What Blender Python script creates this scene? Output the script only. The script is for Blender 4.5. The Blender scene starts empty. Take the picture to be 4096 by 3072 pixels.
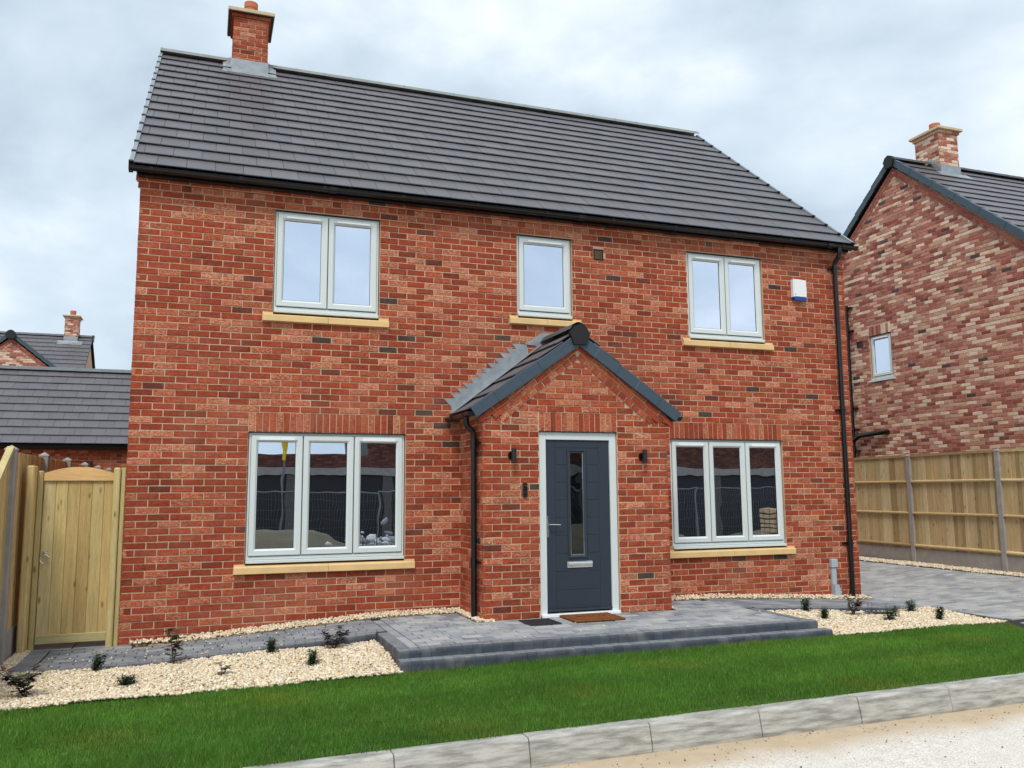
import bpy, math, random
import numpy as np
from mathutils import Matrix, Vector, Euler

# ------------------------------------------------------------------ camera, sky, sun, exposure
scene = bpy.context.scene
COL = scene.collection
R = math.radians
rnd = random.Random(7)
NP = np.random.default_rng(11)

CAM_LOC = Vector((0.7697, -10.0212, 1.5553))
CAM_ROT = Euler((1.6968187, 0.0072144, -0.3461993), 'XYZ')
FPX = 3410.12
cd = bpy.data.cameras.new('camera')
cd.sensor_width = 36.0
cd.lens = 36.0 * FPX / 4096.0
cd.clip_start = 0.1
cd.clip_end = 2000
cam = bpy.data.objects.new('camera', cd)
cam.location = CAM_LOC
cam.rotation_euler = CAM_ROT
COL.objects.link(cam)
scene.camera = cam
CAM_INV = (Matrix.Translation(CAM_LOC) @ CAM_ROT.to_matrix().to_4x4()).inverted()

SUN_EL, SUN_AZ = R(54), R(-28)      # azimuth measured from -Y (towards the viewer), positive to the right
sun_dir = Vector((math.sin(SUN_AZ) * math.cos(SUN_EL), -math.cos(SUN_AZ) * math.cos(SUN_EL), math.sin(SUN_EL)))

world = bpy.data.worlds.new('World')
scene.world = world
world.use_nodes = True
wn, wl = world.node_tree.nodes, world.node_tree.links
wn.clear()
w_out = wn.new('ShaderNodeOutputWorld')
sky = wn.new('ShaderNodeTexSky'); sky.sky_type = 'NISHITA'; sky.sun_disc = False
sky.sun_elevation = SUN_EL
sky.sun_rotation = math.atan2(sun_dir.x, sun_dir.y)
bg1 = wn.new('ShaderNodeBackground'); bg1.inputs[1].default_value = 0.1
wl.new(sky.outputs[0], bg1.inputs[0])
tc = wn.new('ShaderNodeTexCoord')
mp = wn.new('ShaderNodeMapping'); mp.inputs['Scale'].default_value = (1.0, 1.0, 1.7)
mp.inputs['Location'].default_value = (0.35, 0.1, 0.2)
wl.new(tc.outputs['Generated'], mp.inputs[0])
nz = wn.new('ShaderNodeTexNoise'); nz.inputs['Scale'].default_value = 3.0
nz.inputs['Detail'].default_value = 8; nz.inputs['Roughness'].default_value = 0.52; nz.inputs['Distortion'].default_value = 0.25
wl.new(mp.outputs[0], nz.inputs['Vector'])
cr = wn.new('ShaderNodeValToRGB')
cr.color_ramp.elements[0].position = 0.33; cr.color_ramp.elements[0].color = (0.36, 0.44, 0.52, 1)
cr.color_ramp.elements[1].position = 0.72; cr.color_ramp.elements[1].color = (0.78, 0.82, 0.87, 1)
e = cr.color_ramp.elements.new(0.52); e.color = (0.52, 0.60, 0.67, 1)
wl.new(nz.outputs['Fac'], cr.inputs[0])
bg2 = wn.new('ShaderNodeBackground'); bg2.inputs[1].default_value = 1.0
wl.new(cr.outputs[0], bg2.inputs[0])
mx = wn.new('ShaderNodeMixShader'); mx.inputs[0].default_value = 0.92
wl.new(bg1.outputs[0], mx.inputs[1]); wl.new(bg2.outputs[0], mx.inputs[2])
wl.new(mx.outputs[0], w_out.inputs[0])

sl = bpy.data.lights.new('sun', 'SUN'); sl.energy = 1.5; sl.angle = R(16); sl.color = (1.0, 0.96, 0.90)
so = bpy.data.objects.new('sun', sl); COL.objects.link(so)
so.rotation_euler = (-sun_dir).to_track_quat('-Z', 'Y').to_euler()
so.location = (0, -20, 30)

scene.view_settings.view_transform = 'Standard'
scene.view_settings.look = 'None'
scene.view_settings.exposure = 0.58
scene.view_settings.gamma = 1.0
scene.view_settings.use_curve_mapping = False
scene.render.engine = 'CYCLES'

# ------------------------------------------------------------------ helpers
def lin(r, g, b, k=1.0):
    f = lambda c: ((c / 255.0) / 12.92 if c / 255.0 <= 0.04045 else ((c / 255.0 + 0.055) / 1.055) ** 2.4)
    return (f(r) * k, f(g) * k, f(b) * k)

def jit(c, a=0.1, a2=0.03):
    k = 1 + rnd.uniform(-a, a)
    return tuple(max(0.0, x * k * (1 + rnd.uniform(-a2, a2))) for x in c[:3])

def np_mesh(name, V, F, C=None, mat=None, smooth=False):
    """V (n,3), F (m,k) same-size polygons, C (n,4) point colours."""
    me = bpy.data.meshes.new(name)
    V = np.asarray(V, dtype=np.float32); F = np.asarray(F, dtype=np.int32)
    m, k = F.shape
    me.vertices.add(len(V)); me.vertices.foreach_set('co', V.ravel())
    me.loops.add(m * k); me.loops.foreach_set('vertex_index', F.ravel())
    me.polygons.add(m)
    me.polygons.foreach_set('loop_start', np.arange(0, m * k, k, dtype=np.int32))
    if smooth:
        me.polygons.foreach_set('use_smooth', np.ones(m, dtype=bool))
    if C is not None:
        at = me.attributes.new('col', 'FLOAT_COLOR', 'POINT')
        at.data.foreach_set('color', np.asarray(C, dtype=np.float32).ravel())
    me.update(calc_edges=True); me.validate()
    if mat: me.materials.append(mat)
    return me

class MB:
    def __init__(self, M=None):
        self.v = []; self.f = []; self.c = []; self.M = M
    def add(self, vs, fs, col=(1, 1, 1)):
        b = len(self.v)
        if self.M is not None:
            vs = [tuple(self.M @ Vector(p)) for p in vs]
        self.v += [tuple(p) for p in vs]
        self.f += [tuple(b + i for i in q) for q in fs]
        col = tuple(col) + ((0.0,) if len(col) == 3 else ())
        self.c += [col] * len(vs)
        return self
    def box(self, x0, x1, y0, y1, z0, z1, col=(1, 1, 1), T=None):
        vs = [(x0, y0, z0), (x1, y0, z0), (x1, y1, z0), (x0, y1, z0), (x0, y0, z1), (x1, y0, z1), (x1, y1, z1), (x0, y1, z1)]
        if T is not None: vs = [tuple(T @ Vector(p)) for p in vs]
        return self.add(vs, [(3, 2, 1, 0), (4, 5, 6, 7), (0, 1, 5, 4), (1, 2, 6, 5), (2, 3, 7, 6), (3, 0, 4, 7)], col)
    def cbox(self, x0, x1, y0, y1, z0, z1, b=0.004, col=(1, 1, 1), T=None):
        """box with all edges chamfered by b (44 triangles)"""
        vs = []; X = (x0, x1); Y = (y0, y1); Z = (z0, z1)
        idx = {}
        for i in (0, 1):
            for j in (0, 1):
                for k in (0, 1):
                    sx, sy, sz = (1, -1)[i], (1, -1)[j], (1, -1)[k]
                    p = (X[i], Y[j], Z[k])
                    idx[i, j, k, 0] = len(vs); vs.append((p[0], p[1] + sy * b, p[2] + sz * b))
                    idx[i, j, k, 1] = len(vs); vs.append((p[0] + sx * b, p[1], p[2] + sz * b))
                    idx[i, j, k, 2] = len(vs); vs.append((p[0] + sx * b, p[1] + sy * b, p[2]))
        fs = []
        I = idx
        fs.append([I[0, 0, 0, 0], I[0, 0, 1, 0], I[0, 1, 1, 0], I[0, 1, 0, 0]])
        fs.append([I[1, 0, 0, 0], I[1, 1, 0, 0], I[1, 1, 1, 0], I[1, 0, 1, 0]])
        fs.append([I[0, 0, 0, 1], I[1, 0, 0, 1], I[1, 0, 1, 1], I[0, 0, 1, 1]])
        fs.append([I[0, 1, 0, 1], I[0, 1, 1, 1], I[1, 1, 1, 1], I[1, 1, 0, 1]])
        fs.append([I[0, 0, 0, 2], I[0, 1, 0, 2], I[1, 1, 0, 2], I[1, 0, 0, 2]])
        fs.append([I[0, 0, 1, 2], I[1, 0, 1, 2], I[1, 1, 1, 2], I[0, 1, 1, 2]])
        for j in (0, 1):
            for k in (0, 1): fs.append([I[0, j, k, 1], I[1, j, k, 1], I[1, j, k, 2], I[0, j, k, 2]])
        for i in (0, 1):
            for k in (0, 1): fs.append([I[i, 0, k, 0], I[i, 1, k, 0], I[i, 1, k, 2], I[i, 0, k, 2]])
        for i in (0, 1):
            for j in (0, 1): fs.append([I[i, j, 0, 0], I[i, j, 1, 0], I[i, j, 1, 1], I[i, j, 0, 1]])
        for i in (0, 1):
            for j in (0, 1):
                for k in (0, 1): fs.append([I[i, j, k, 0], I[i, j, k, 1], I[i, j, k, 2]])
        if T is not None: vs = [tuple(T @ Vector(p)) for p in vs]
        return self.add(vs, fs, col)
    def prism(self, pts, y0, y1, col=(1, 1, 1), axis='y'):
        n = len(pts)
        if axis == 'y': vs = [(x, y0, z) for x, z in pts] + [(x, y1, z) for x, z in pts]
        elif axis == 'x': vs = [(y0, a, b) for a, b in pts] + [(y1, a, b) for a, b in pts]
        else: vs = [(a, b, y0) for a, b in pts] + [(a, b, y1) for a, b in pts]
        fs = [tuple(range(n)), tuple(range(2 * n - 1, n - 1, -1))]
        fs += [(i, i + n, (i + 1) % n + n, (i + 1) % n) for i in range(n)]
        return self.add(vs, fs, col)
    def tube(self, path, r, seg=12, col=(1, 1, 1), caps=True):
        P = [Vector(p) for p in path]; rings = []
        rr = r if isinstance(r, (list, tuple)) else [r] * len(P)
        up = None
        for i, p in enumerate(P):
            d = (P[min(i + 1, len(P) - 1)] - P[max(i - 1, 0)]).normalized()
            if up is None:
                a = Vector((0, 0, 1)) if abs(d.z) < 0.9 else Vector((1, 0, 0))
                up = d.cross(a).normalized()
            up = (up - d * up.dot(d)).normalized()
            s = d.cross(up)
            rings.append([tuple(p + (up * math.cos(t) + s * math.sin(t)) * rr[i]) for t in [2 * math.pi * k / seg for k in range(seg)]])
        vs = [q for g in rings for q in g]; fs = []
        for i in range(len(P) - 1):
            for k in range(seg):
                a = i * seg + k; b = i * seg + (k + 1) % seg
                fs.append((a, b, b + seg, a + seg))
        if caps:
            fs.append(tuple(range(seg - 1, -1, -1))); fs.append(tuple(range((len(P) - 1) * seg, len(P) * seg)))
        return self.add(vs, fs, col)
    def mesh(self, name, mat, smooth=False):
        me = bpy.data.meshes.new(name)
        me.from_pydata(self.v, [], self.f)
        at = me.attributes.new('col', 'FLOAT_COLOR', 'POINT')
        at.data.foreach_set('color', np.array(self.c, dtype=np.float32).ravel())
        if smooth:
            me.polygons.foreach_set('use_smooth', np.ones(len(me.polygons), dtype=bool))
            me.set_sharp_from_angle(angle=R(35))
        if mat: me.materials.append(mat)
        me.update()
        return me
    def build(self, name, mat, parent=None, smooth=False, kind=None):
        return link(name, self.mesh(name, mat, smooth), parent, kind)

def link(name, data, parent=None, kind=None):
    o = bpy.data.objects.new(name, data)
    COL.objects.link(o)
    if parent is not None: put(o, parent, Matrix.Identity(4))
    if kind: o['kind'] = kind
    return o

def empty(name, loc=(0, 0, 0), label=None, cat=None, group=None, kind=None):
    o = bpy.data.objects.new(name, None); COL.objects.link(o)
    o.location = loc; o.empty_display_size = 0.2
    tag(o, label, cat, group, kind)
    return o

def tag(o, label=None, cat=None, group=None, kind=None):
    if label: o['label'] = label
    if cat: o['category'] = cat
    if group: o['group'] = group
    if kind: o['kind'] = kind
    return o

def put(o, parent, world):
    """parent an object (parent = empties/meshes with pure translation) keeping the world matrix"""
    o.parent = parent
    o.matrix_parent_inverse = Matrix.Identity(4)
    o.matrix_basis = wmat(parent).inverted() @ world
def wmat(o):
    m = o.matrix_basis.copy()
    return m if o.parent is None else wmat(o.parent) @ o.matrix_parent_inverse @ m

def pixel_area(p, l, h):
    q = CAM_INV @ Vector(p)
    if q.z > -0.2: return 0
    u = 2048 + FPX * q.x / -q.z; v = 1536 - FPX * q.y / -q.z
    if not (-20 < u < 4116 and -20 < v < 3092): return 0.001 / (q.length)
    return l * h / (q.z * q.z)

def interp(x, pts):
    if x <= pts[0][0]: return pts[0][1]
    for (a, b), (c, d) in zip(pts, pts[1:]):
        if x <= c: return b + (d - b) * (x - a) / (c - a)
    return pts[-1][1]

# ------------------------------------------------------------------ materials
def nodes(name):
    m = bpy.data.materials.new(name); m.use_nodes = True
    nt = m.node_tree; b = nt.nodes['Principled BSDF']
    return m, nt, b, nt.nodes.new, nt.links.new

def plain(name, col, rough=0.5, metal=0.0, spec=0.5, bump=0.0, bscale=200, var=0.06, vscale=6):
    m, nt, b, N, L = nodes(name)
    b.inputs['Roughness'].default_value = rough; b.inputs['Metallic'].default_value = metal
    b.inputs['Specular IOR Level'].default_value = spec
    g = N('ShaderNodeNewGeometry')
    n = N('ShaderNodeTexNoise'); n.inputs['Scale'].default_value = vscale; n.inputs['Detail'].default_value = 4
    L(g.outputs['Position'], n.inputs['Vector'])
    mr = N('ShaderNodeMapRange'); mr.inputs['To Min'].default_value = 1 - var * 2; mr.inputs['To Max'].default_value = 1 + var * 2
    L(n.outputs['Fac'], mr.inputs['Value'])
    mu = N('ShaderNodeMix'); mu.data_type = 'RGBA'; mu.blend_type = 'MULTIPLY'; mu.inputs['Factor'].default_value = 1
    mu.inputs['A'].default_value = (*col, 1); L(mr.outputs['Result'], mu.inputs['B'])
    L(mu.outputs['Result'], b.inputs['Base Color'])
    if bump:
        n2 = N('ShaderNodeTexNoise'); n2.inputs['Scale'].default_value = bscale; n2.inputs['Detail'].default_value = 3
        L(g.outputs['Position'], n2.inputs['Vector'])
        bp = N('ShaderNodeBump'); bp.inputs['Strength'].default_value = bump; bp.inputs['Distance'].default_value = 0.003
        L(n2.outputs['Fac'], bp.inputs['Height']); L(bp.outputs[0], b.inputs['Normal'])
    return m

def attr_mat(name, rough=0.7, spec=0.3, noises=((8, 0.15),), bump=0.3, bscale=120, bdist=0.003, stretch=(1, 1, 1), fleck=None, translucent=0.0, dust=None):
    """colour from the 'col' point attribute, modulated by noise; alpha = amount of pale flecks"""
    m, nt, b, N, L = nodes(name)
    b.inputs['Roughness'].default_value = rough; b.inputs['Specular IOR Level'].default_value = spec
    a = N('ShaderNodeAttribute'); a.attribute_name = 'col'
    g = N('ShaderNodeNewGeometry')
    mpn = N('ShaderNodeMapping'); mpn.inputs['Scale'].default_value = stretch
    L(g.outputs['Position'], mpn.inputs[0])
    cur = a.outputs['Color']
    for sc, amt in noises:
        n = N('ShaderNodeTexNoise'); n.inputs['Scale'].default_value = sc; n.inputs['Detail'].default_value = 4
        L(mpn.outputs[0], n.inputs['Vector'])
        mr = N('ShaderNodeMapRange'); mr.inputs['From Min'].default_value = 0.25; mr.inputs['From Max'].default_value = 0.75
        mr.inputs['To Min'].default_value = 1 - amt; mr.inputs['To Max'].default_value = 1 + amt
        L(n.outputs['Fac'], mr.inputs['Value'])
        mu = N('ShaderNodeMix'); mu.data_type = 'RGBA'; mu.blend_type = 'MULTIPLY'; mu.inputs['Factor'].default_value = 1
        L(cur, mu.inputs['A']); L(mr.outputs['Result'], mu.inputs['B']); cur = mu.outputs['Result']
    if fleck:
        col, sc, lo, hi = fleck
        n = N('ShaderNodeTexNoise'); n.inputs['Scale'].default_value = sc; n.inputs['Detail'].default_value = 5
        n.inputs['Roughness'].default_value = 0.65; n.inputs['Distortion'].default_value = 0.8
        mp2 = N('ShaderNodeMapping'); mp2.inputs['Scale'].default_value = (0.6, 1, 1.4)
        L(g.outputs['Position'], mp2.inputs[0]); L(mp2.outputs[0], n.inputs['Vector'])
        mr = N('ShaderNodeMapRange'); mr.inputs['From Min'].default_value = lo; mr.inputs['From Max'].default_value = hi
        L(n.outputs['Fac'], mr.inputs['Value'])
        ml = N('ShaderNodeMath'); ml.operation = 'MULTIPLY'; L(mr.outputs['Result'], ml.inputs[0]); L(a.outputs['Alpha'], ml.inputs[1])
        mu = N('ShaderNodeMix'); mu.data_type = 'RGBA'; L(ml.outputs[0], mu.inputs['Factor'])
        L(cur, mu.inputs['A']); mu.inputs['B'].default_value = (*col, 1); cur = mu.outputs['Result']
    if dust:
        col, sc, lo, hi, amt = dust
        n = N('ShaderNodeTexNoise'); n.inputs['Scale'].default_value = sc; n.inputs['Detail'].default_value = 5
        L(g.outputs['Position'], n.inputs['Vector'])
        mr = N('ShaderNodeMapRange'); mr.inputs['From Min'].default_value = lo; mr.inputs['From Max'].default_value = hi; mr.inputs['To Max'].default_value = amt
        L(n.outputs['Fac'], mr.inputs['Value'])
        mu = N('ShaderNodeMix'); mu.data_type = 'RGBA'; L(mr.outputs['Result'], mu.inputs['Factor'])
        L(cur, mu.inputs['A']); mu.inputs['B'].default_value = (*col, 1); cur = mu.outputs['Result']
    L(cur, b.inputs['Base Color'])
    if bump:
        n2 = N('ShaderNodeTexNoise'); n2.inputs['Scale'].default_value = bscale; n2.inputs['Detail'].default_value = 4; n2.inputs['Roughness'].default_value = 0.6
        L(mpn.outputs[0], n2.inputs['Vector'])
        bp = N('ShaderNodeBump'); bp.inputs['Strength'].default_value = bump; bp.inputs['Distance'].default_value = bdist
        L(n2.outputs['Fac'], bp.inputs['Height']); L(bp.outputs[0], b.inputs['Normal'])
    if translucent:
        t = N('ShaderNodeBsdfTranslucent'); L(cur, t.inputs['Color'])
        mxs = N('ShaderNodeMixShader'); mxs.inputs[0].default_value = translucent
        L(b.outputs[0], mxs.inputs[1]); L(t.outputs[0], mxs.inputs[2])
        L(mxs.outputs[0], nt.nodes['Material Output'].inputs[0])
    return m

MAT = {}
MAT['brick'] = attr_mat('brick', 0.85, 0.2, ((20, 0.26), (85, 0.32)), 1.0, 70, 0.008, fleck=(lin(228, 172, 136), 58, 0.45, 0.62), dust=(lin(212, 160, 126), 1.1, 0.52, 0.80, 0.22))
MAT['brick_far'] = attr_mat('brick_far', 0.85, 0.2, ((18, 0.2), (60, 0.2)), 0.8, 60, 0.008, fleck=(lin(222, 190, 160), 40, 0.4, 0.6))
MAT['mortar'] = plain('mortar', lin(200, 170, 143), 0.95, spec=0.1, bump=0.6, bscale=150, var=0.12, vscale=5)
MAT['tile'] = attr_mat('tile', 0.42, 0.45, ((3, 0.10), (60, 0.06)), 0.15, 300, 0.001)
MAT['verge'] = plain('verge', lin(62, 78, 90), 0.45, var=0.05)
MAT['verge_clip'] = plain('verge_clip', lin(150, 160, 160), 0.4, metal=0.4, var=0.12, vscale=20)
MAT['ridge'] = attr_mat('ridge', 0.6, 0.3, ((6, 0.15), (50, 0.1)), 0.2, 200, 0.001)
MAT['lead'] = plain('lead', lin(158, 164, 168), 0.42, metal=0.45, bump=0.5, bscale=25, var=0.22, vscale=9)
MAT['black_plastic'] = plain('black_plastic', lin(14, 15, 18), 0.28, spec=0.55, var=0.05)
MAT['gasket'] = plain('gasket', lin(18, 18, 18), 0.6)
MAT['frame'] = plain('frame', lin(214, 221, 219), 0.38, spec=0.4, bump=0.05, bscale=300, var=0.015)
MAT['trickle'] = plain('trickle', lin(238, 242, 240), 0.35, var=0.02)
MAT['stone'] = plain('stone', lin(226, 192, 138), 0.85, spec=0.2, bump=0.3, bscale=220, var=0.09, vscale=5)
MAT['capstone'] = plain('capstone', lin(205, 185, 150), 0.85, spec=0.2, bump=0.3, bscale=220, var=0.1, vscale=8)
MAT['door'] = plain('door', lin(49, 58, 69), 0.42, spec=0.4, bump=0.3, bscale=60, var=0.04)
MAT['chrome'] = plain('chrome', (0.75, 0.76, 0.77), 0.12, metal=1.0, var=0.01)
MAT['brushed'] = plain('brushed', (0.62, 0.63, 0.63), 0.28, metal=1.0, var=0.02)
MAT['terracotta'] = plain('terracotta', lin(190, 112, 82), 0.8, bump=0.2, var=0.08)
MAT['white_plastic'] = plain('white_plastic', lin(235, 236, 234), 0.35, var=0.01)
MAT['blue_lens'] = plain('blue_lens', lin(20, 60, 150), 0.2, var=0.02)
MAT['grey_plastic'] = plain('grey_plastic', lin(170, 184, 192), 0.5, var=0.04)
MAT['brown_plastic'] = plain('brown_plastic', lin(48, 34, 27), 0.5, var=0.05)
MAT['concrete'] = plain('concrete', lin(158, 152, 146), 0.9, spec=0.2, bump=0.5, bscale=160, var=0.14, vscale=7)
def wood_mat(name, vertical):
    m = attr_mat(name, 0.75, 0.22, ((2.5, 0.16), (14, 0.18), (40, 0.12)), 0.5, 40, 0.002, stretch=(9, 9, 0.5) if vertical else (0.5, 9, 9))
    nt = m.node_tree; N, L = nt.nodes.new, nt.links.new
    b = nt.nodes['Principled BSDF']; src = b.inputs['Base Color'].links[0].from_socket
    g = N('ShaderNodeNewGeometry'); mp_ = N('ShaderNodeMapping'); mp_.inputs['Scale'].default_value = (11, 11, 3.6) if vertical else (3.6, 11, 11)
    L(g.outputs['Position'], mp_.inputs[0])
    v = N('ShaderNodeTexVoronoi'); v.inputs['Scale'].default_value = 1.0; L(mp_.outputs[0], v.inputs['Vector'])
    mr = N('ShaderNodeMapRange'); mr.inputs['From Min'].default_value = 0.17; mr.inputs['From Max'].default_value = 0.06; mr.inputs['To Max'].default_value = 0.8
    L(v.outputs['Distance'], mr.inputs['Value'])
    mu = N('ShaderNodeMix'); mu.data_type = 'RGBA'; L(mr.outputs['Result'], mu.inputs['Factor']); L(src, mu.inputs['A']); mu.inputs['B'].default_value = (*lin(112, 82, 48), 1)
    L(mu.outputs['Result'], b.inputs['Base Color'])
    return m
MAT['wood'] = wood_mat('wood', True)
MAT['wood_h'] = wood_mat('wood_h', False)
MAT['paver'] = attr_mat('paver', 0.8, 0.3, ((5, 0.16), (70, 0.16)), 0.5, 180, 0.0025, dust=(lin(200, 198, 192), 2.2, 0.42, 0.75, 0.38))
MAT['edging'] = attr_mat('edging', 0.6, 0.35, ((6, 0.22), (60, 0.15)), 0.35, 150, 0.002, dust=(lin(150, 150, 148), 5.0, 0.52, 0.8, 0.4))
def paint_lit_tops(m, col, amt):
    # sky light painted into the colour: upward faces of the edging mixed paler
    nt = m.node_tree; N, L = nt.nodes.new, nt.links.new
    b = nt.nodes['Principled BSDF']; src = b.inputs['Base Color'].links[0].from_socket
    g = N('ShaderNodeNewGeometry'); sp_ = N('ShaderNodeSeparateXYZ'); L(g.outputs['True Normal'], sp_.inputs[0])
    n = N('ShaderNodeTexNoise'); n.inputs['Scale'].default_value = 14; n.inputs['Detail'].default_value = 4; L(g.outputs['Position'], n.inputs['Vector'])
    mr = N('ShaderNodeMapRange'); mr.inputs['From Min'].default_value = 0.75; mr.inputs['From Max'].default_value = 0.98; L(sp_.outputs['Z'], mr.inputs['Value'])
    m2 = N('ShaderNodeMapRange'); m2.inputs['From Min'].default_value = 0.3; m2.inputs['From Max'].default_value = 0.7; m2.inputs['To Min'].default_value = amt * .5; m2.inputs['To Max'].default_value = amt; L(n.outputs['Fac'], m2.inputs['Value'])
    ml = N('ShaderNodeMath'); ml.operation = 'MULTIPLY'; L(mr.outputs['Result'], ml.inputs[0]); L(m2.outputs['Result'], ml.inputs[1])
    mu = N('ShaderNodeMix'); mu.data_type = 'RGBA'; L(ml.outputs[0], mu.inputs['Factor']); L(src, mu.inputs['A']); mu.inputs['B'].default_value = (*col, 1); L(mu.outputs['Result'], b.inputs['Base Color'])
paint_lit_tops(MAT['edging'], lin(168, 170, 170), 0.55)
MAT['sand_joint'] = plain('sand_joint', lin(40, 40, 40), 0.95, bump=0.4, var=0.1)
MAT['gravel'] = attr_mat('gravel', 0.85, 0.2, ((120, 0.08),), 0.2, 400, 0.001)
MAT['gravel_bed'] = plain('gravel_bed', lin(170, 150, 118), 0.95, bump=0.8, bscale=90, var=0.15, vscale=40)
MAT['grass'] = attr_mat('grass', 0.6, 0.3, ((1.3, 0.16), (9, 0.14)), 0, translucent=0.35)
MAT['turf'] = plain('turf', lin(52, 66, 30), 0.95, bump=0.6, bscale=80, var=0.25, vscale=14)
MAT['leaf'] = attr_mat('leaf', 0.45, 0.45, ((30, 0.2),), 0, translucent=0.2)
MAT['bark'] = plain('bark', lin(70, 48, 40), 0.9, var=0.2, vscale=60)
MAT['soil'] = plain('soil', lin(118, 98, 74), 0.97, bump=0.8, bscale=20, var=0.2, vscale=1.2)
MAT['metal_mat'] = plain('metal_mat', lin(62, 62, 62), 0.55, metal=0.3, bump=0.4, var=0.15, vscale=30)
MAT['coir'] = plain('coir', lin(126, 78, 46), 0.98, spec=0.1, bump=1.0, bscale=260, var=0.2, vscale=25)
MAT['coir_dark'] = plain('coir_dark', lin(92, 55, 32), 0.98, spec=0.1, bump=1.0, bscale=260, var=0.2, vscale=25)
MAT['slate'] = plain('slate', lin(52, 50, 50), 0.6, bump=0.6, bscale=30, var=0.15)
MAT['room'] = plain('room', lin(120, 116, 110), 0.9, var=0.03)
MAT['yellow'] = plain('yellow', lin(232, 200, 30), 0.5, var=0.06)
MAT['galv'] = plain('galv', lin(120, 124, 126), 0.6, metal=0.3, var=0.1)
MAT['dark_sheet'] = plain('dark_sheet', lin(34, 36, 40), 0.6, var=0.2, vscale=2)

def glass_mat(name='window_glass', fac=0.86, bump=0.07):
    m, nt, b, N, L = nodes(name)
    nt.nodes.remove(b)
    g = N('ShaderNodeNewGeometry')
    n = N('ShaderNodeTexNoise'); n.inputs['Scale'].default_value = 3.0; n.inputs['Detail'].default_value = 1
    L(g.outputs['Position'], n.inputs['Vector'])
    bp = N('ShaderNodeBump'); bp.inputs['Strength'].default_value = bump; bp.inputs['Distance'].default_value = 0.01
    L(n.outputs['Fac'], bp.inputs['Height'])
    gl = N('ShaderNodeBsdfGlossy'); gl.inputs['Roughness'].default_value = 0.0; gl.inputs['Color'].default_value = (0.83, 0.89, 1.0, 1)
    L(bp.outputs[0], gl.inputs['Normal'])
    tr = N('ShaderNodeBsdfTransparent'); tr.inputs['Color'].default_value = (0.62, 0.66, 0.66, 1)
    fr = N('ShaderNodeFresnel'); fr.inputs['IOR'].default_value = 1.5
    mr = N('ShaderNodeMapRange'); mr.inputs['To Min'].default_value = fac; mr.inputs['To Max'].default_value = 1.0
    L(fr.outputs[0], mr.inputs['Value'])
    ms = N('ShaderNodeMixShader'); L(mr.outputs['Result'], ms.inputs[0]); L(tr.outputs[0], ms.inputs[1]); L(gl.outputs[0], ms.inputs[2])
    L(ms.outputs[0], nt.nodes['Material Output'].inputs[0])
    return m
MAT['glass'] = glass_mat()
MAT['door_glass'] = glass_mat('door_glass', 0.2, 0.2)

def road_mat():
    m, nt, b, N, L = nodes('road_surface')
    b.inputs['Roughness'].default_value = 0.92; b.inputs['Specular IOR Level'].default_value = 0.15
    g = N('ShaderNodeNewGeometry')
    sep = N('ShaderNodeSeparateXYZ'); L(g.outputs['Position'], sep.inputs[0])
    n1 = N('ShaderNodeTexNoise'); n1.inputs['Scale'].default_value = 1.1; n1.inputs['Detail'].default_value = 6
    n2 = N('ShaderNodeTexNoise'); n2.inputs['Scale'].default_value = 75; n2.inputs['Detail'].default_value = 4
    n3 = N('ShaderNodeTexNoise'); n3.inputs['Scale'].default_value = 9; n3.inputs['Detail'].default_value = 5
    for n in (n1, n2, n3): L(g.outputs['Position'], n.inputs['Vector'])
    # distance from the kerb, wobbled -> sand washed up along it
    ad = N('ShaderNodeMath'); ad.operation = 'MULTIPLY_ADD'; ad.inputs[1].default_value = 0.8
    L(n1.outputs['Fac'], ad.inputs[0]); L(sep.outputs['Y'], ad.inputs[2])
    ad2 = N('ShaderNodeMath'); ad2.operation = 'MULTIPLY_ADD'; ad2.inputs[1].default_value = 0.2
    L(n3.outputs['Fac'], ad2.inputs[0]); L(ad.outputs[0], ad2.inputs[2])
    ms = N('ShaderNodeMapRange'); ms.inputs['From Min'].default_value = -4.52; ms.inputs['From Max'].default_value = -4.16
    L(ad2.outputs[0], ms.inputs['Value'])
    cr = N('ShaderNodeValToRGB')
    cr.color_ramp.elements[0].position = 0.36; cr.color_ramp.elements[0].color = (*lin(196, 190, 179), 1)
    cr.color_ramp.elements[1].position = 0.58; cr.color_ramp.elements[1].color = (*lin(234, 228, 217), 1)
    L(n2.outputs['Fac'], cr.inputs[0])
    mu = N('ShaderNodeMix'); mu.data_type = 'RGBA'; L(ms.outputs['Result'], mu.inputs['Factor'])
    L(cr.outputs[0], mu.inputs['A']); mu.inputs['B'].default_value = (*lin(196, 175, 147), 1)
    mv = N('ShaderNodeMapRange'); mv.inputs['To Min'].default_value = 0.8; mv.inputs['To Max'].default_value = 1.15; L(n3.outputs['Fac'], mv.inputs['Value'])
    m2 = N('ShaderNodeMix'); m2.data_type = 'RGBA'; m2.blend_type = 'MULTIPLY'; m2.inputs['Factor'].default_value = 1
    L(mu.outputs['Result'], m2.inputs['A']); L(mv.outputs['Result'], m2.inputs['B'])
    L(m2.outputs['Result'], b.inputs['Base Color'])
    bp = N('ShaderNodeBump'); bp.inputs['Strength'].default_value = 0.7; bp.inputs['Distance'].default_value = 0.008
    L(n2.outputs['Fac'], bp.inputs['Height']); L(bp.outputs[0], b.inputs['Normal'])
    return m
MAT['road'] = road_mat()

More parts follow.
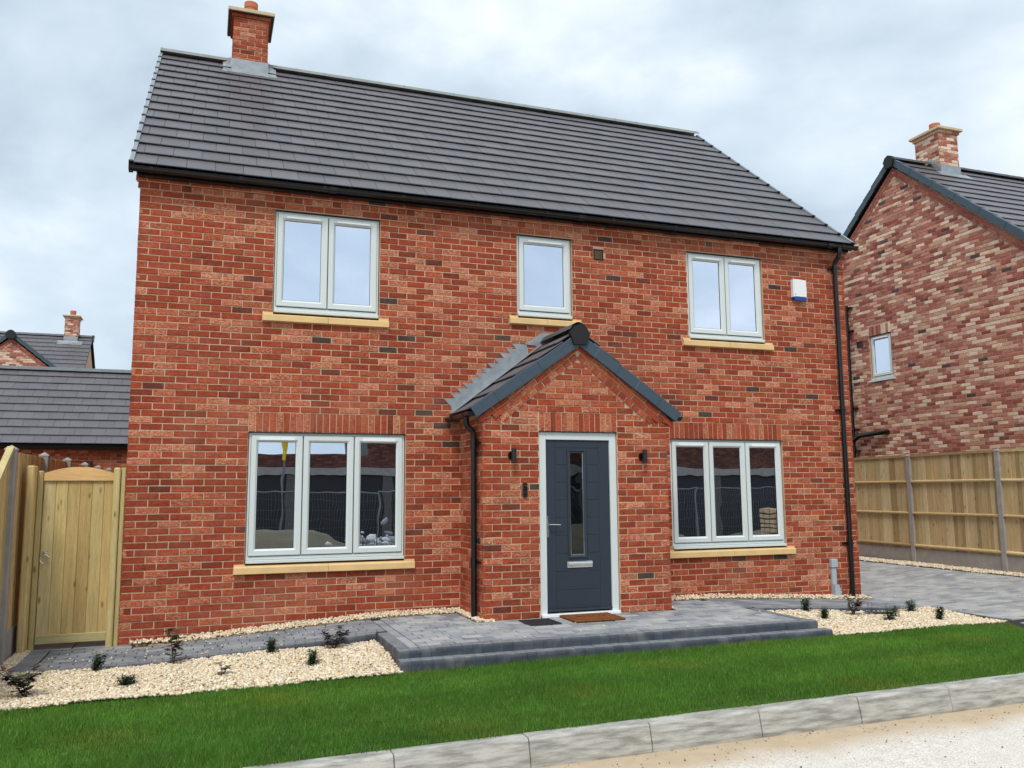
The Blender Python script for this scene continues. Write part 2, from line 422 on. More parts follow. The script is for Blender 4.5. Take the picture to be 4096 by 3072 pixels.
def kerb_mat():
    m, nt, b, N, L = nodes('kerb_concrete')
    b.inputs['Roughness'].default_value = 0.9; b.inputs['Specular IOR Level'].default_value = 0.2
    g = N('ShaderNodeNewGeometry')
    n1 = N('ShaderNodeTexNoise'); n1.inputs['Scale'].default_value = 3.5; n1.inputs['Detail'].default_value = 6; n1.inputs['Roughness'].default_value = 0.6
    mpn = N('ShaderNodeMapping'); mpn.inputs['Scale'].default_value = (1.2, 3, 9)
    L(g.outputs['Position'], mpn.inputs[0]); L(mpn.outputs[0], n1.inputs['Vector'])
    cr = N('ShaderNodeValToRGB')
    cr.color_ramp.elements[0].position = 0.36; cr.color_ramp.elements[0].color = (*lin(140, 137, 130), 1)
    cr.color_ramp.elements[1].position = 0.62; cr.color_ramp.elements[1].color = (*lin(190, 187, 179), 1)
    L(n1.outputs['Fac'], cr.inputs[0])
    n2 = N('ShaderNodeTexNoise'); n2.inputs['Scale'].default_value = 140; n2.inputs['Detail'].default_value = 3
    L(g.outputs['Position'], n2.inputs['Vector'])
    mr = N('ShaderNodeMapRange'); mr.inputs['To Min'].default_value = 0.8; mr.inputs['To Max'].default_value = 1.15; L(n2.outputs['Fac'], mr.inputs['Value'])
    mu = N('ShaderNodeMix'); mu.data_type = 'RGBA'; mu.blend_type = 'MULTIPLY'; mu.inputs['Factor'].default_value = 1
    L(cr.outputs[0], mu.inputs['A']); L(mr.outputs['Result'], mu.inputs['B']); L(mu.outputs['Result'], b.inputs['Base Color'])
    bp = N('ShaderNodeBump'); bp.inputs['Strength'].default_value = 0.4; bp.inputs['Distance'].default_value = 0.003
    L(n2.outputs['Fac'], bp.inputs['Height']); L(bp.outputs[0], b.inputs['Normal'])
    return m
MAT['kerb'] = kerb_mat()

# ------------------------------------------------------------------ bricks
BRICK_MAIN = [((156, 68, 42), 0.05, 30), ((162, 72, 45), 0.3, 22), ((148, 62, 39), 0.1, 17), ((164, 78, 51), 0.65, 14), ((172, 94, 67), 0.9, 11), ((134, 61, 42), 0.0, 6), ((114, 61, 47), 0.0, 1.6), ((80, 62, 56), 0.0, 0.9)]
BRICK_SIDE = [((166, 98, 86), 0.2, 24), ((176, 114, 98), 0.5, 20), ((198, 152, 130), 0.8, 18), ((228, 206, 184), 0.9, 22), ((150, 84, 75), 0.0, 11), ((120, 80, 75), 0.1, 2), ((88, 74, 75), 0.0, 1.2)]
BRICK_RAKE = [((156, 86, 74), 0.1, 3), ((166, 98, 82), 0.3, 2)]
BRICK_SMOOTH = [((158, 76, 54), 0.0, 1), ((150, 71, 51), 0.0, 1)]
def brick_col(pal):
    t = rnd.uniform(0, sum(p[2] for p in pal))
    for c, a, w in pal:
        t -= w
        if t <= 0: return (*jit(lin(*c), 0.14, 0.05), a * rnd.uniform(0.6, 1.1))
    return (*lin(*pal[0][0]), 0)

def brick_geo(l, h, rng, simple=False):
    """front at y=0, body running to y=+0.035; x along, z up, centred"""
    a, b = l / 2, h / 2
    if simple:
        vs = [(-a, .035, -b), (a, .035, -b), (a, .035, b), (-a, .035, b), (-a, 0, -b), (a, 0, -b), (a, 0, b), (-a, 0, b)]
        return vs, [(4, 5, 6, 7), (0, 1, 5, 4), (1, 2, 6, 5), (2, 3, 7, 6), (3, 0, 4, 7)]
    j = lambda s: rng.uniform(-s, s)
    o = [(-a + j(.002), -b + j(.002)), (a + j(.002), -b + j(.002)), (a + j(.002), b + j(.002)), (-a + j(.002), b + j(.002))]
    i = 0.004
    n = [(-a + i + j(.002), -b + i + j(.001)), (a - i + j(.002), -b + i + j(.001)), (a - i + j(.002), b - i + j(.001)), (-a + i + j(.002), b - i + j(.001))]
    vs = [(x, .035, z) for x, z in o] + [(x, .0035, z) for x, z in o] + [(x, j(.003), z) for x, z in n]
    fs = []
    for k in range(4):
        k2 = (k + 1) % 4
        fs.append((k, k2, 4 + k2, 4 + k)); fs.append((4 + k, 4 + k2, 8 + k2, 8 + k))
    fs.append((8, 9, 10, 11))
    return vs, fs

def courses(x0, x1, z0, z1, holes=(), pal=BRICK_MAIN, xlim=None, odd_first=0, header=False, proud=0.0, z_base=0.0, simple=False, out=None):
    """stretcher bond between z0 and z1 on the course grid from z_base. -> specs (cx,cz,l,h,ang,proud,col,simple)"""
    out = [] if out is None else out
    n0 = round((z0 - z_base) / .075); n1 = round((z1 - z_base) / .075)
    pitch = .1125 if header else .225
    for n in range(n0, n1):
        zb = z_base + n * .075; zc = zb + .0375
        a0, a1 = (x0, x1) if xlim is None else xlim(zc)
        if a1 - a0 < .05: continue
        iv = [(a0, a1)]
        for hx0, hx1, hz0, hz1 in holes:
            if hz0 < zc < hz1:
                nv = []
                for p, q in iv:
                    if hx1 <= p or hx0 >= q: nv.append((p, q)); continue
                    if hx0 > p: nv.append((p, hx0))
                    if hx1 < q: nv.append((hx1, q))
                iv = nv
        off = x0 - (pitch / 2 if (n + odd_first) % 2 else 0)
        k0 = math.floor((a0 - off) / pitch) - 1; k1 = math.ceil((a1 - off) / pitch) + 1
        for k in range(k0, k1):
            b0, b1 = off + k * pitch, off + (k + 1) * pitch
            for p, q in iv:
                c0, c1 = max(b0, p), min(b1, q)
                if c1 - c0 < .035: continue
                c0 += .0057 if c0 > p + 1e-6 or p > a0 + 1e-6 else 0.0
                c1 -= .0057 if c1 < q - 1e-6 or q < a1 - 1e-6 else 0.0
                out.append(((c0 + c1) / 2, zc, c1 - c0, .0640, 0.0, proud + rnd.uniform(-.002, .003), brick_col(pal), simple))
    return out

def soldiers(x0, x1, z0, z1, n, pal=BRICK_MAIN, proud=0.001, out=None):
    w = (x1 - x0) / n
    for i in range(n):
        out.append((x0 + (i + .5) * w, (z0 + z1) / 2, z1 - z0 - .008, w - .009, math.pi / 2, proud + rnd.uniform(-.002, .003), brick_col(pal), False))
    return out

def place_bricks(jobs, n_obj, mat, rest_name='bricks'):
    """jobs: list of (specs, M, parent). The n_obj stretchers that show largest become objects, the rest is one mesh for each parent"""
    ranked = []
    for ji, (specs, M, parent) in enumerate(jobs):
        nrm = (M.to_3x3() @ Vector((0, -1, 0))).normalized()
        for si, s in enumerate(specs):
            if abs(s[2] - .2136) < .003 and abs(s[4]) < .01 and not s[7]:
                p = M @ Vector((s[0], -s[5], s[1]))
                d = (CAM_LOC - p).normalized()
                f = d.dot(nrm)
                if f > 0.02: ranked.append((pixel_area(p, s[2], s[3]) * f, ji, si))
    ranked.sort(reverse=True)
    chosen = set((j, i) for _, j, i in ranked[:n_obj])
    variants = {}
    rest = {}
    for ji, (specs, M, parent) in enumerate(jobs):
        for si, s in enumerate(specs):
            cx, cz, l, h, ang, proud, col, simple = s
            T = M @ Matrix.Translation((cx, -proud, cz)) @ Matrix.Rotation(-ang, 4, 'Y')
            if (ji, si) in chosen:
                key = rnd.randrange(70)
                if key not in variants:
                    b = MB(); vs, fs = brick_geo(.2136, .064, rnd); b.add(vs, fs, col)
                    variants[key] = b.mesh('brick', mat)
                o = bpy.data.objects.new('brick', variants[key]); COL.objects.link(o)
                put(o, parent, T)
            else:
                b = rest.setdefault(parent.name, (MB(), parent))[0]
                vs, fs = brick_geo(l, h, rnd, simple)
                b.add([tuple(T @ Vector(v)) for v in vs], fs, col)
    for b, parent in rest.values():
        o = bpy.data.objects.new(rest_name, b.mesh(rest_name, mat)); COL.objects.link(o)
        put(o, parent, Matrix.Identity(4)); o['kind'] = 'stuff'

def core_wall(mb, x0, x1, z0, z1, y0, y1, holes):
    xs = sorted(set([x0, x1] + [h[0] for h in holes] + [h[1] for h in holes]))
    zs = sorted(set([z0, z1] + [h[2] for h in holes] + [h[3] for h in holes]))
    xs = [x for x in xs if x0 <= x <= x1]; zs = [z for z in zs if z0 <= z <= z1]
    for a, b in zip(xs, xs[1:]):
        run = None
        for c, d in zip(zs, zs[1:]):
            mx_, mz_ = (a + b) / 2, (c + d) / 2
            inside = any(h[0] < mx_ < h[1] and h[2] < mz_ < h[3] for h in holes)
            if inside:
                if run: mb.box(a, b, y0, y1, run[0], run[1]); run = None
            else: run = (run[0] if run else c, d)
        if run: mb.box(a, b, y0, y1, run[0], run[1])

# ------------------------------------------------------------------ roof tiles
TILE_COLS = [lin(98, 95, 99), lin(96, 93, 97), lin(101, 98, 102)]
def tile_geo(w, l, t, lift):
    """x across, y up the slope, z normal; front edge at y=0 raised by lift"""
    g = .0022
    a, b = -w / 2 + g, w / 2 - g
    vs = [(a, 0, lift - t), (b, 0, lift - t), (b, l, .002), (a, l, .002), (a, .004, lift), (b, .004, lift), (b, l, t + .002), (a, l, t + .002), (a, 0, lift - .005), (b, 0, lift - .005)]
    fs = [(3, 2, 1, 0), (4, 5, 6, 7), (0, 1, 9, 8), (8, 9, 5, 4), (1, 2, 6, 5, 9), (2, 3, 7, 6), (3, 0, 8, 4, 7)]
    return vs, fs

def tile_slope(parent, M, L, rows, gauge, cover, n_obj, mat, length=None, stagger=True, xoff=0.0):
    """M: local x along the eave, y up the slope, z normal, origin at the eave start"""
    length = length or gauge + .075
    specs = []
    for r in range(rows):
        off = xoff + (cover / 2 if (r % 2 and stagger) else 0)
        k = -1
        while True:
            x0 = off + k * cover; x1 = x0 + cover; k += 1
            if x0 >= L - .01: break
            c0, c1 = max(x0, 0), min(x1, L)
            if c1 - c0 < .02: continue
            ll = min(length, rows * gauge - r * gauge + .02)
            specs.append(((c0 + c1) / 2, r * gauge, c1 - c0, ll))
    nrm = (M.to_3x3() @ Vector((0, 0, 1))).normalized()
    rk = []
    for i, s in enumerate(specs):
        p = M @ Vector((s[0], s[1] + .15, 0)); f = (CAM_LOC - p).normalized().dot(nrm)
        rk.append((pixel_area(p, s[2], gauge) * max(f, 0.0001), i))
    rk.sort(reverse=True); chosen = set(i for _, i in rk[:n_obj])
    variants = {}; rest = MB()
    for i, (cx, y, w, ll) in enumerate(specs):
        T = M @ Matrix.Translation((cx, y, rnd.uniform(0, .003))) @ Matrix.Rotation(rnd.uniform(-.002, .002), 4, 'Z')
        if i in chosen:
            key = (round(w, 2), round(ll, 2), rnd.randrange(5))
            if key not in variants:
                b = MB(); vs, fs = tile_geo(w, ll, .013, .048); b.add(vs, fs, jit(rnd.choice(TILE_COLS), .05, .006))
                variants[key] = b.mesh('roof_tile', mat)
            o = bpy.data.objects.new('roof_tile', variants[key]); COL.objects.link(o); put(o, parent, T)
        else:
            vs, fs = tile_geo(w, ll, .013, .048)
            rest.add([tuple(T @ Vector(v)) for v in vs], fs, jit(rnd.choice(TILE_COLS), .05, .006))
    if rest.v:
        o = bpy.data.objects.new('roof_tiles', rest.mesh('roof_tiles', mat)); COL.objects.link(o)
        put(o, parent, Matrix.Identity(4)); o['kind'] = 'stuff'

def frame_matrix(o, x, y):
    x = Vector(x).normalized(); y = Vector(y).normalized(); z = x.cross(y).normalized()
    m = Matrix(((x.x, y.x, z.x, o[0]), (x.y, y.y, z.y, o[1]), (x.z, y.z, z.z, o[2]), (0, 0, 0, 1)))
    return m

def ridge_run(parent, p0, p1, n, mat, r=.11, name='ridge_tile', col=lin(140, 144, 140)):
    p0, p1 = Vector(p0), Vector(p1); d = (p1 - p0); L = d.length / n; u = d.normalized(); s = Vector((0, 0, 1)).cross(u)
    prof = [(-1.15, -.78), (-.75, -.2), (-.3, .07), (0, .13), (.3, .07), (.75, -.2), (1.15, -.78)]
    base = None
    for i in range(n):
        if base is None:
            b = MB(); vs = []
            for t, k in ((0, 1.0), (.03, 1.0), (.035, .93), (L + .01, .93)):
                for a, h in prof: vs.append(tuple(u * t + s * (a * r * k) + Vector((0, 0, h * r * k + (k - 1) * .02))))
            fs = []
            m = len(prof)
            for q in range(3):
                for k in range(m - 1): fs.append((q * m + k, q * m + k + 1, (q + 1) * m + k + 1, (q + 1) * m + k))
            fs.append(tuple(range(m)))
            b.add(vs, fs, jit(col, .05)); base = b.mesh(name, mat)
        o = bpy.data.objects.new(name, base); COL.objects.link(o)
        put(o, parent, Matrix.Translation(p0 + u * (L * i)))

# ------------------------------------------------------------------ windows
def ring(mb, x0, x1, z0, z1, w, yf, yb, ch=.006, slope=.0):
    """mitred rectangular frame: outer rect, width w, front at yf (outward is -y), back yb; inner edge falls back by slope"""
    rows = []
    def rect(i, y): return [(x0 + i, y, z0 + i), (x1 - i, y, z0 + i), (x1 - i, y, z1 - i), (x0 + i, y, z1 - i)]
    rings = [rect(0, yb), rect(0, yf + ch), rect(ch, yf), rect(w - ch - slope, yf), rect(w, yf + ch + slope), rect(w, yb)]
    vs = [p for q in rings for p in q]; fs = []
    for r in range(5):
        for k in range(4):
            k2 = (k + 1) % 4
            fs.append((r * 4 + k, r * 4 + k2, (r + 1) * 4 + k2, (r + 1) * 4 + k))
    for k in range(4):
        k2 = (k + 1) % 4
        fs.append((20 + k, 20 + k2, k2, k))
    mb.add(vs, fs)

def window(parent, M, x0, x1, z0, z1, n, vents, cill=None, y=.03, subcill=True):
    """window part under a house: frame, sashes, panes, trickle vents, subcill, stone sill"""
    w = empty('window'); put(w, parent, Matrix.Identity(4))
    b = MB(M); ring(b, x0, x1, z0, z1, .038, y, y + .07)
    sw = (x1 - x0 - .03) / n
    for i in range(1, n):
        xm = x0 + .015 + i * sw
        b.box(xm - .02, xm + .02, y + .004, y + .07, z0 + .038, z1 - .038)
    b.build('frame', MAT['frame'], w)
    for i in range(n):
        a0 = x0 + .015 + i * sw + (.006 if i else .012); a1 = x0 + .015 + (i + 1) * sw - (.006 if i < n - 1 else .012)
        c0, c1 = z0 + .045, z1 - .028
        s = MB(M); ring(s, a0, a1, c0, c1, .074, y - .018, y + .06, .005, .016)
        so_ = s.build('sash', MAT['frame'], w)
        g = MB(M); g.box(a0 + .07, a1 - .07, y + .012, y + .018, c0 + .07, c1 - .07); g.build('pane', MAT['glass'], w)
        k = MB(M); ring(k, a0 + .070, a1 - .070, c0 + .070, c1 - .070, .008, y + .006, y + .013, .001)
        k.build('gasket', MAT['gasket'], w)
        k = MB(M); ring(k, a0 - .004, a1 + .004, c0 - .004, c1 + .004, .006, y - .0015, y + .003, .0005)
        k.build('seal', MAT['gasket'], w)
        if i in vents:
            t = MB(M); m = (a0 + a1) / 2; hw = (a1 - a0) * .34
            t.cbox(m - hw, m + hw, y - .048, y - .0185, c1 - .058, c1 - .034, .003)
            t.build('trickle_vent', MAT['trickle'], w)
    if subcill:
        t = MB(M); t.cbox(x0 + .002, x1 - .002, y - .045, y + .06, z0 - .036, z0 - .002, .004); t.build('subcill', MAT['frame'], w)
    t = MB(M); t.box(x0 - .01, x1 + .01, -.010, .06, z1 + .001, z1 + .006); t.build('lintel_flange', MAT['brown_plastic'], w)
    if cill:
        a, b_, zb = cill
        mid = (a + b_) / 2 + .01
        for p, q in ((a, mid - .002), (mid + .002, b_)):
            t = MB(M)
            prof = [(.05, zb + .002), (-.045, zb + .002), (-.049, zb + .006), (-.049, zb + .070), (-.045, zb + .075), (.012, zb + .092), (.05, zb + .095)]
            vs = [(p, yy, zz) for yy, zz in prof] + [(q, yy, zz) for yy, zz in prof]; m = len(prof)
            t.add(vs, [tuple(range(m))[::-1], tuple(range(m, 2 * m))] + [(i, (i + 1) % m, (i + 1) % m + m, i + m) for i in range(m)])
            so_ = t.build('stone_sill', MAT['stone'], w)
        for p, q in ((a, x0 - .004), (x1 + .004, b_)):
            t = MB(M); t.box(p, q, -.02, .03, zb + .0755, zb + .108); t.build('sill_stool', MAT['stone'], w)
    return w

def sub(name, parent):
    o = empty(name); put(o, parent, Matrix.Identity(4)); return o

# ------------------------------------------------------------------ ground levels
W = 9.675
PATH_Z = [(-1.2, -.02), (0.0, -.008), (0.45, 0.0), (2.5, .135), (3.0, .15), (6.9, .15), (7.2, .145), (9.7, .02), (10.5, .02)]
def path_z(x): return interp(x, PATH_Z)
EDGE_Z = [(-1.2, -.085), (0.5, -.075), (2.5, -.045), (7.2, -.02), (9.8, -.025), (11, -.05)]
def lawn_z(x, y):
    t = min(max((-2.34 - y) / (4.3 - 2.34), -.2), 1)
    a = interp(x, EDGE_Z); k = -.122 + .0107 * x
    return a + (k - a) * (t + .12 * t * (1 - t))
def kerb_top(x): return -.118 + .0107 * x
def road_z(x): return -.302 + .0087 * x
def drive_z(x, y):
    z = .02 + (min(max(x, 9.7), 13.6) - 9.7) / 3.6 * .145
    if y < -2.2: z -= (-2.2 - y) * .1
    return z

# big ground sheet reaching the horizon
gm = MB()
gm.add([(-300, -300, -.42), (300, -300, -.42), (300, 300, -.42), (-300, 300, -.42)], [(0, 1, 2, 3)])
g_ = gm.build('ground', MAT['soil'], kind='structure'); tag(g_, 'bare brown earth of the building site reaching to the horizon', 'ground')
# made-up ground around the houses
yd = MB(); yd.box(-26, 40, .12, 70, -.41, -.045)
tag(yd.build('terrain', MAT['soil'], kind='structure'), 'levelled earth behind and between the houses', 'ground')

# road
rm = MB(); nx = 60
vs = []
for i in range(nx + 1):
    x = -30 + 90 * i / nx
    vs += [(x, -4.40, road_z(x)), (x, -7.5, road_z(x) + .03), (x, -11.2, road_z(x))]
fs = []
for i in range(nx):
    for j in range(2): fs.append((i * 3 + j, i * 3 + j + 1, i * 3 + j + 4, i * 3 + j + 3))
rm.add(vs, [f[::-1] for f in fs])
tag(rm.build('road', MAT['road'], kind='structure'), 'pale dusty unfinished road with sand washed along the kerb', 'road')

# kerb stones
kerb = empty('kerb', (4, -4.36, -.1), 'half battered pale concrete kerb between road and lawn', 'kerb', kind='structure')
kb = None
for i in range(-12, 16):
    x = 1.52 + i * .918
    if kb is None:
        b = MB()
        prof = [(.066, -.26), (-.095, -.26), (-.092, -.16), (-.060, -.016), (-.050, -.005), (-.036, 0), (.066, 0)]
        l = .456
        ch = .004
        vs = []
        for xx, s in ((-l, ch), (-l + ch, 0), (l - ch, 0), (l, ch)):
            vs += [(xx, p + (s if p < 0 else -s), q - (s if q > -.2 else 0)) for p, q in prof]
        m = len(prof); fs = [tuple(range(m))[::-1], tuple(range(3 * m, 4 * m))]
        for r in range(3):
            for k in range(m): fs.append((r * m + k, r * m + (k + 1) % m, (r + 1) * m + (k + 1) % m, (r + 1) * m + k))
        b.add(vs, fs); kb = b.mesh('kerb_stone', MAT['kerb'])
    o = bpy.data.objects.new('kerb_stone', kb); COL.objects.link(o)
    put(o, kerb, Matrix.Translation((x, -4.366 + rnd.uniform(-.003, .003), kerb_top(x) + rnd.uniform(-.003, .003))) @ Matrix.Rotation(-math.atan(.0107), 4, 'Y') @ Matrix.Rotation(rnd.uniform(-.004, .004), 4, 'Z'))

# lawn base
lb = MB(); vs = []; fs = []
xs = [-8 + .3 * i for i in range(60)]
def lawn_right(y): return 9.75 + (y + 2.25) * .6
ys = [-2.30, -2.8, -3.3, -3.8, -4.31]
for x in xs:
    for y in ys:
        xx = min(x, lawn_right(y)); vs.append((xx, y, lawn_z(xx, y)))
for i in range(len(xs) - 1):
    for j in range(4):
        a = i * 5 + j; fs.append((a, a + 1, a + 6, a + 5))
lb.add(vs, [f for f in fs]); tag(lb.build('lawn', MAT['turf'], kind='structure'), 'strip of lawn turf between the gravel beds and the kerb', 'lawn')

# ------------------------------------------------------------------ the main house
house = empty('brick_house', (4.84, 4.0, 0), 'red brick two storey house with grey tiled roof and gabled porch', 'house')
I4 = Matrix.Identity(4)
RIDGE_Y, RIDGE_Z, EAVE_Y, EAVE_Z = 4.0, 8.56, -.12, 5.17
SL = (RIDGE_Z - EAVE_Z) / (RIDGE_Y - EAVE_Y)
DEPTH = 8.0

GWL = (1.2375, 3.0375, .675, 2.25); GWR = (6.6375, 8.4375, .675, 2.25)
UWL = (1.4625, 2.70, 3.525, 4.862); UWM = (4.475, 5.245, 3.675, 4.862); UWR = (6.99, 8.2275, 3.525, 4.862)
holes = []
for (a, b, c, d), cl in ((GWL, .1125), (GWR, .1125), (UWL, .1125), (UWM, .1125), (UWR, .1125)):
    holes.append((a, b, c + .074, d)); holes.append((a - cl, b + cl, c, c + .075))
core_holes = [(a, b, c + .05, d) for a, b, c, d in (GWL, GWR, UWL, UWM, UWR)]
lint = [(GWL[0], GWL[1], 2.25, 2.475), (GWR[0], GWR[1], 2.25, 2.475)]
porch_hole = (3.735, 6.06, -.1, 2.45)
vent_hole = (5.56, 5.706, 4.616, 4.765)

wall = MB()
core_wall(wall, .006, W - .006, -.35, 5.10, .0055, .11, core_holes + [(4.3, 5.5, -.4, 2.3)])
# side and back walls of the shell with gables
for xa, xb in ((.008, .11), (W - .11, W - .008)):
    pts = [(.11, -.35), (DEPTH - .11, -.35), (DEPTH - .11, 5.10), (4.0, 8.36), (.11, 5.10)]
    wall.prism(pts, xa, xb, axis='x')
wall.box(.008, W - .008, DEPTH - .11, DEPTH - .008, -.35, 5.1)
wall_o = wall.build('wall', MAT['mortar'], house)

room = MB()
room.box(.12, W - .12, .13, DEPTH - .13, .10, .16); room.box(.12, W - .12, .13, DEPTH - .13, 2.50, 2.72); room.box(.12, W - .12, .13, DEPTH - .13, 4.98, 5.04)
room.box(.12, W - .12, 4.0, 4.1, .16, 2.5); room.box(.12, W - .12, 4.0, 4.1, 2.72, 4.98)
for xx in (3.6, 6.15): room.box(xx, xx + .1, .13, 4.0, .16, 2.5); room.box(xx, xx + .1, .13, 4.0, 2.72, 4.98)
room.build('inner_floors', MAT['room'], house)

specs = []
courses(0, W, 0, .15, [porch_hole], BRICK_SMOOTH, out=specs, odd_first=1)
courses(0, W, .15, 4.95, holes + lint + [porch_hole, vent_hole], out=specs, odd_first=1)
courses(-.022, W + .022, 4.95, 5.025, [], out=specs, header=True, proud=.022)
courses(-.045, W + .045, 5.025, 5.175, [], out=specs, proud=.045)
soldiers(GWL[0], GWL[1], 2.25, 2.475, 24, out=specs); soldiers(GWR[0], GWR[1], 2.25, 2.475, 24, out=specs)
# mortar behind the projecting corbel courses
cb = MB(); cb.box(-.014, W + .014, -.014, .02, 4.951, 5.02); cb.box(-.037, W + .037, -.037, .02, 5.026, 5.17)
cb.build('eaves_corbel', MAT['mortar'], house)
ML = Matrix(((0, 1, 0, .002), (-1, 0, 0, 0), (0, 0, 1, 0), (0, 0, 0, 1)))          # local x -> -Y, inward -> +X : faces -X
MR = Matrix(((0, -1, 0, W - .002), (1, 0, 0, 0), (0, 0, 1, 0), (0, 0, 0, 1)))      # faces +X
def gl_left(z):
    if z < 5.1: return (-DEPTH, 0)
    t = (z - 5.1) / (8.36 - 5.1) * 4.0; return (-DEPTH + t, -t)
def gl_right(z):
    a, b = gl_left(z); return (-b, -a)
sleft = courses(-DEPTH, 0, 0, 8.3, [], xlim=gl_left, simple=True)
sright = courses(0, DEPTH, 0, 8.3, [], xlim=gl_right, simple=True)

# ---- porch
PY = -.89; PX0, PX1 = 3.715, 6.075; PC = 4.9
porch = MB()
DO = (4.40, 5.397, .0, 2.25)
core_wall(porch, PX0 + .008, PX1 - .008, -.05, 2.45, PY + .0055, PY + .11, [(DO[0], DO[1], -.1, DO[3])])
porch.prism([(PX0 + .008, 2.45), (PX1 - .008, 2.45), (PC + .02, 3.37), (PC - .02, 3.37)], PY + .008, PY + .11)
porch.box(PX0 + .008, PX0 + .11, PY + .11, .02, -.05, 2.45); porch.box(PX1 - .11, PX1 - .008, PY + .11, .02, -.05, 2.45)
porch_o = porch.build('porch_wall', MAT['mortar'], house)
MPF = Matrix.Translation((0, PY, 0))
RK = .815; rk_ang = math.atan(RK); IN0 = 3.115
def gable_lim(z):
    if z < 2.27: return (PX0, PX1)
    h = (IN0 - z) / RK
    return (PC - min(h, .955), PC + min(h, .955))
ps = []
courses(PX0, PX1, 0, .15, [(DO[0], DO[1], -.1, DO[3])], BRICK_SMOOTH, out=ps)
courses(PX0, PX1, .15, 3.15, [(DO[0], DO[1], -.1, 2.475)], xlim=gable_lim, out=ps)
courses(PX0, PC - .955, 2.25 + .0, 2.475, [], out=ps, proud=.0)
ps = [s for s in ps if not (2.25 < s[1] < 2.28 and False)]
courses(PC + .955, PX1, 2.25, 2.475, [], out=ps, proud=.0)
soldiers(DO[0], DO[1], 2.25, 2.475, 14, out=ps)
# raking corbel rows under the verge
for off, ln, pr in ((.0, .1125, .012), (.097, .225, .022), (.194, .225, .03)):
    for sgn in (-1, 1):
        x = .012
        while x < (.97 if off < .15 else 1.16):
            xm = x + ln * math.cos(rk_ang) / 2
            zc = IN0 + .048 + off - RK * xm
            ps.append((PC + sgn * xm, zc, ln - .01, .065, -sgn * rk_ang, pr, brick_col(BRICK_MAIN), False))
            x += ln * math.cos(rk_ang)
rk = MB()
for sgn in (-1, 1):
    for off, pr in ((.0, .004), (.097, .014), (.194, .022)):
        a0, a1 = 0, (.965 if off < .15 else 1.15)
        za, zb = IN0 + off - RK * a0, IN0 + off - RK * a1
        pts = [(PC + sgn * a0, za), (PC + sgn * a1, zb), (PC + sgn * a1, zb + .097), (PC + sgn * a0, za + .097)]
        if sgn > 0: pts = pts[::-1]
        rk.prism(pts, PY - pr, PY + .05)
rk.build('porch_corbel', MAT['mortar'], house)
MPL = Matrix(((0, 1, 0, PX0 + .002), (-1, 0, 0, 0), (0, 0, 1, 0), (0, 0, 0, 1)))
MPR = Matrix(((0, -1, 0, PX1 - .002), (1, 0, 0, 0), (0, 0, 1, 0), (0, 0, 0, 1)))
psl = courses(0, -PY, 0, 2.4, [], out=[]); psr = courses(PY, 0, 0, 2.4, [], out=[])

place_bricks([(specs, I4, wall_o), (sleft, ML, wall_o), (sright, MR, wall_o), (ps, MPF, porch_o), (psl, MPL, porch_o), (psr, MPR, porch_o)], 300, MAT['brick'])

# ---- windows
for (a, b, c, d), n, v in ((GWL, 3, (0, 2)), (GWR, 3, (0, 2)), (UWL, 2, (0, 1)), (UWM, 1, (0,)), (UWR, 2, (0, 1))):
    window(house, I4, a + .008, b - .008, c + .150, d - .007, n, v, (a - .1125, b + .1125, c))

# ---- door
df = MB(MPF)
prof_w = .085
for (x0, x1) in ((DO[0] + .006, DO[0] + .006 + prof_w), (DO[1] - .006 - prof_w, DO[1] - .006)):
    df.cbox(x0, x1, .022, .10, .16, 2.243, .004)
df.cbox(DO[0] + .006 + prof_w, DO[1] - .006 - prof_w, .022, .10, 2.155, 2.243, .004)
df.build('door_frame', MAT['frame'], house)
th = MB(MPF); th.cbox(DO[0] + .01, DO[1] - .01, -.035, .10, .150, .185, .005); th.build('threshold', MAT['trickle'], house)
lf = MB(MPF); lf.box(DO[0] - .005, DO[1] + .005, -.008, .05, 2.2455, 2.2495); lf.build('door_lintel_flange', MAT['brown_plastic'], house)
X0, X1, Z0, Z1 = 4.492, 5.305, .20, 2.152
GX0, GX1, GZ0, GZ1 = 4.765, 5.005, .795, 2.045
door = MB(MPF)
yd0, yd1 = .046, .09
door.box(X0, GX0 + .01, yd0, yd1, Z0, Z1); door.box(GX1 - .01, X1, yd0, yd1, Z0, Z1)
door.box(GX0 + .01, GX1 - .01, yd0, yd1, Z0, GZ0 + .01); door.box(GX0 + .01, GX1 - .01, yd0, yd1, GZ1 - .01, Z1)
door_o = door.build('door', MAT['door'], house)
yp = .0425
def panel(x0, x1, z0, z1):
    p = MB(MPF); p.cbox(x0 + .003, x1 - .003, yp, yd0 + .001, z0 + .003, z1 - .003, .0025); p.build('panel', MAT['door'], door_o)
SX0, SX1 = 4.612, 5.166
panel(X0, SX0, Z0, Z1); panel(SX1, X1, Z0, Z1)
grooves = [.23, .437, .645, .85, 1.054, 1.255, 1.458, 1.661, 1.864, 2.06, 2.15]
for z0, z1 in zip(grooves, grooves[1:]):
    if z1 < GZ0 - .01 or z0 >= 2.05: panel(SX0, SX1, z0, z1)
    else:
        zz0 = z0
        panel(SX0, GX0 - .002, zz0, min(z1, 2.06)); panel(GX1 + .002, SX1, zz0, min(z1, 2.06))
gf = MB(MPF); ring(gf, GX0, GX1, GZ0, GZ1, .036, .032, .06, .005, .014); gf.build('glazing_bead', MAT['door'], door_o)
gp = MB(MPF); gp.box(GX0 + .03, GX1 - .03, .055, .061, GZ0 + .03, GZ1 - .03); gp.build('pane', MAT['door_glass'], door_o)
gk = MB(MPF); ring(gk, GX0 + .034, GX1 - .034, GZ0 + .034, GZ1 - .034, .007, .048, .056, .001); gk.build('chrome_bead', MAT['chrome'], door_o)
h = MB(MPF)
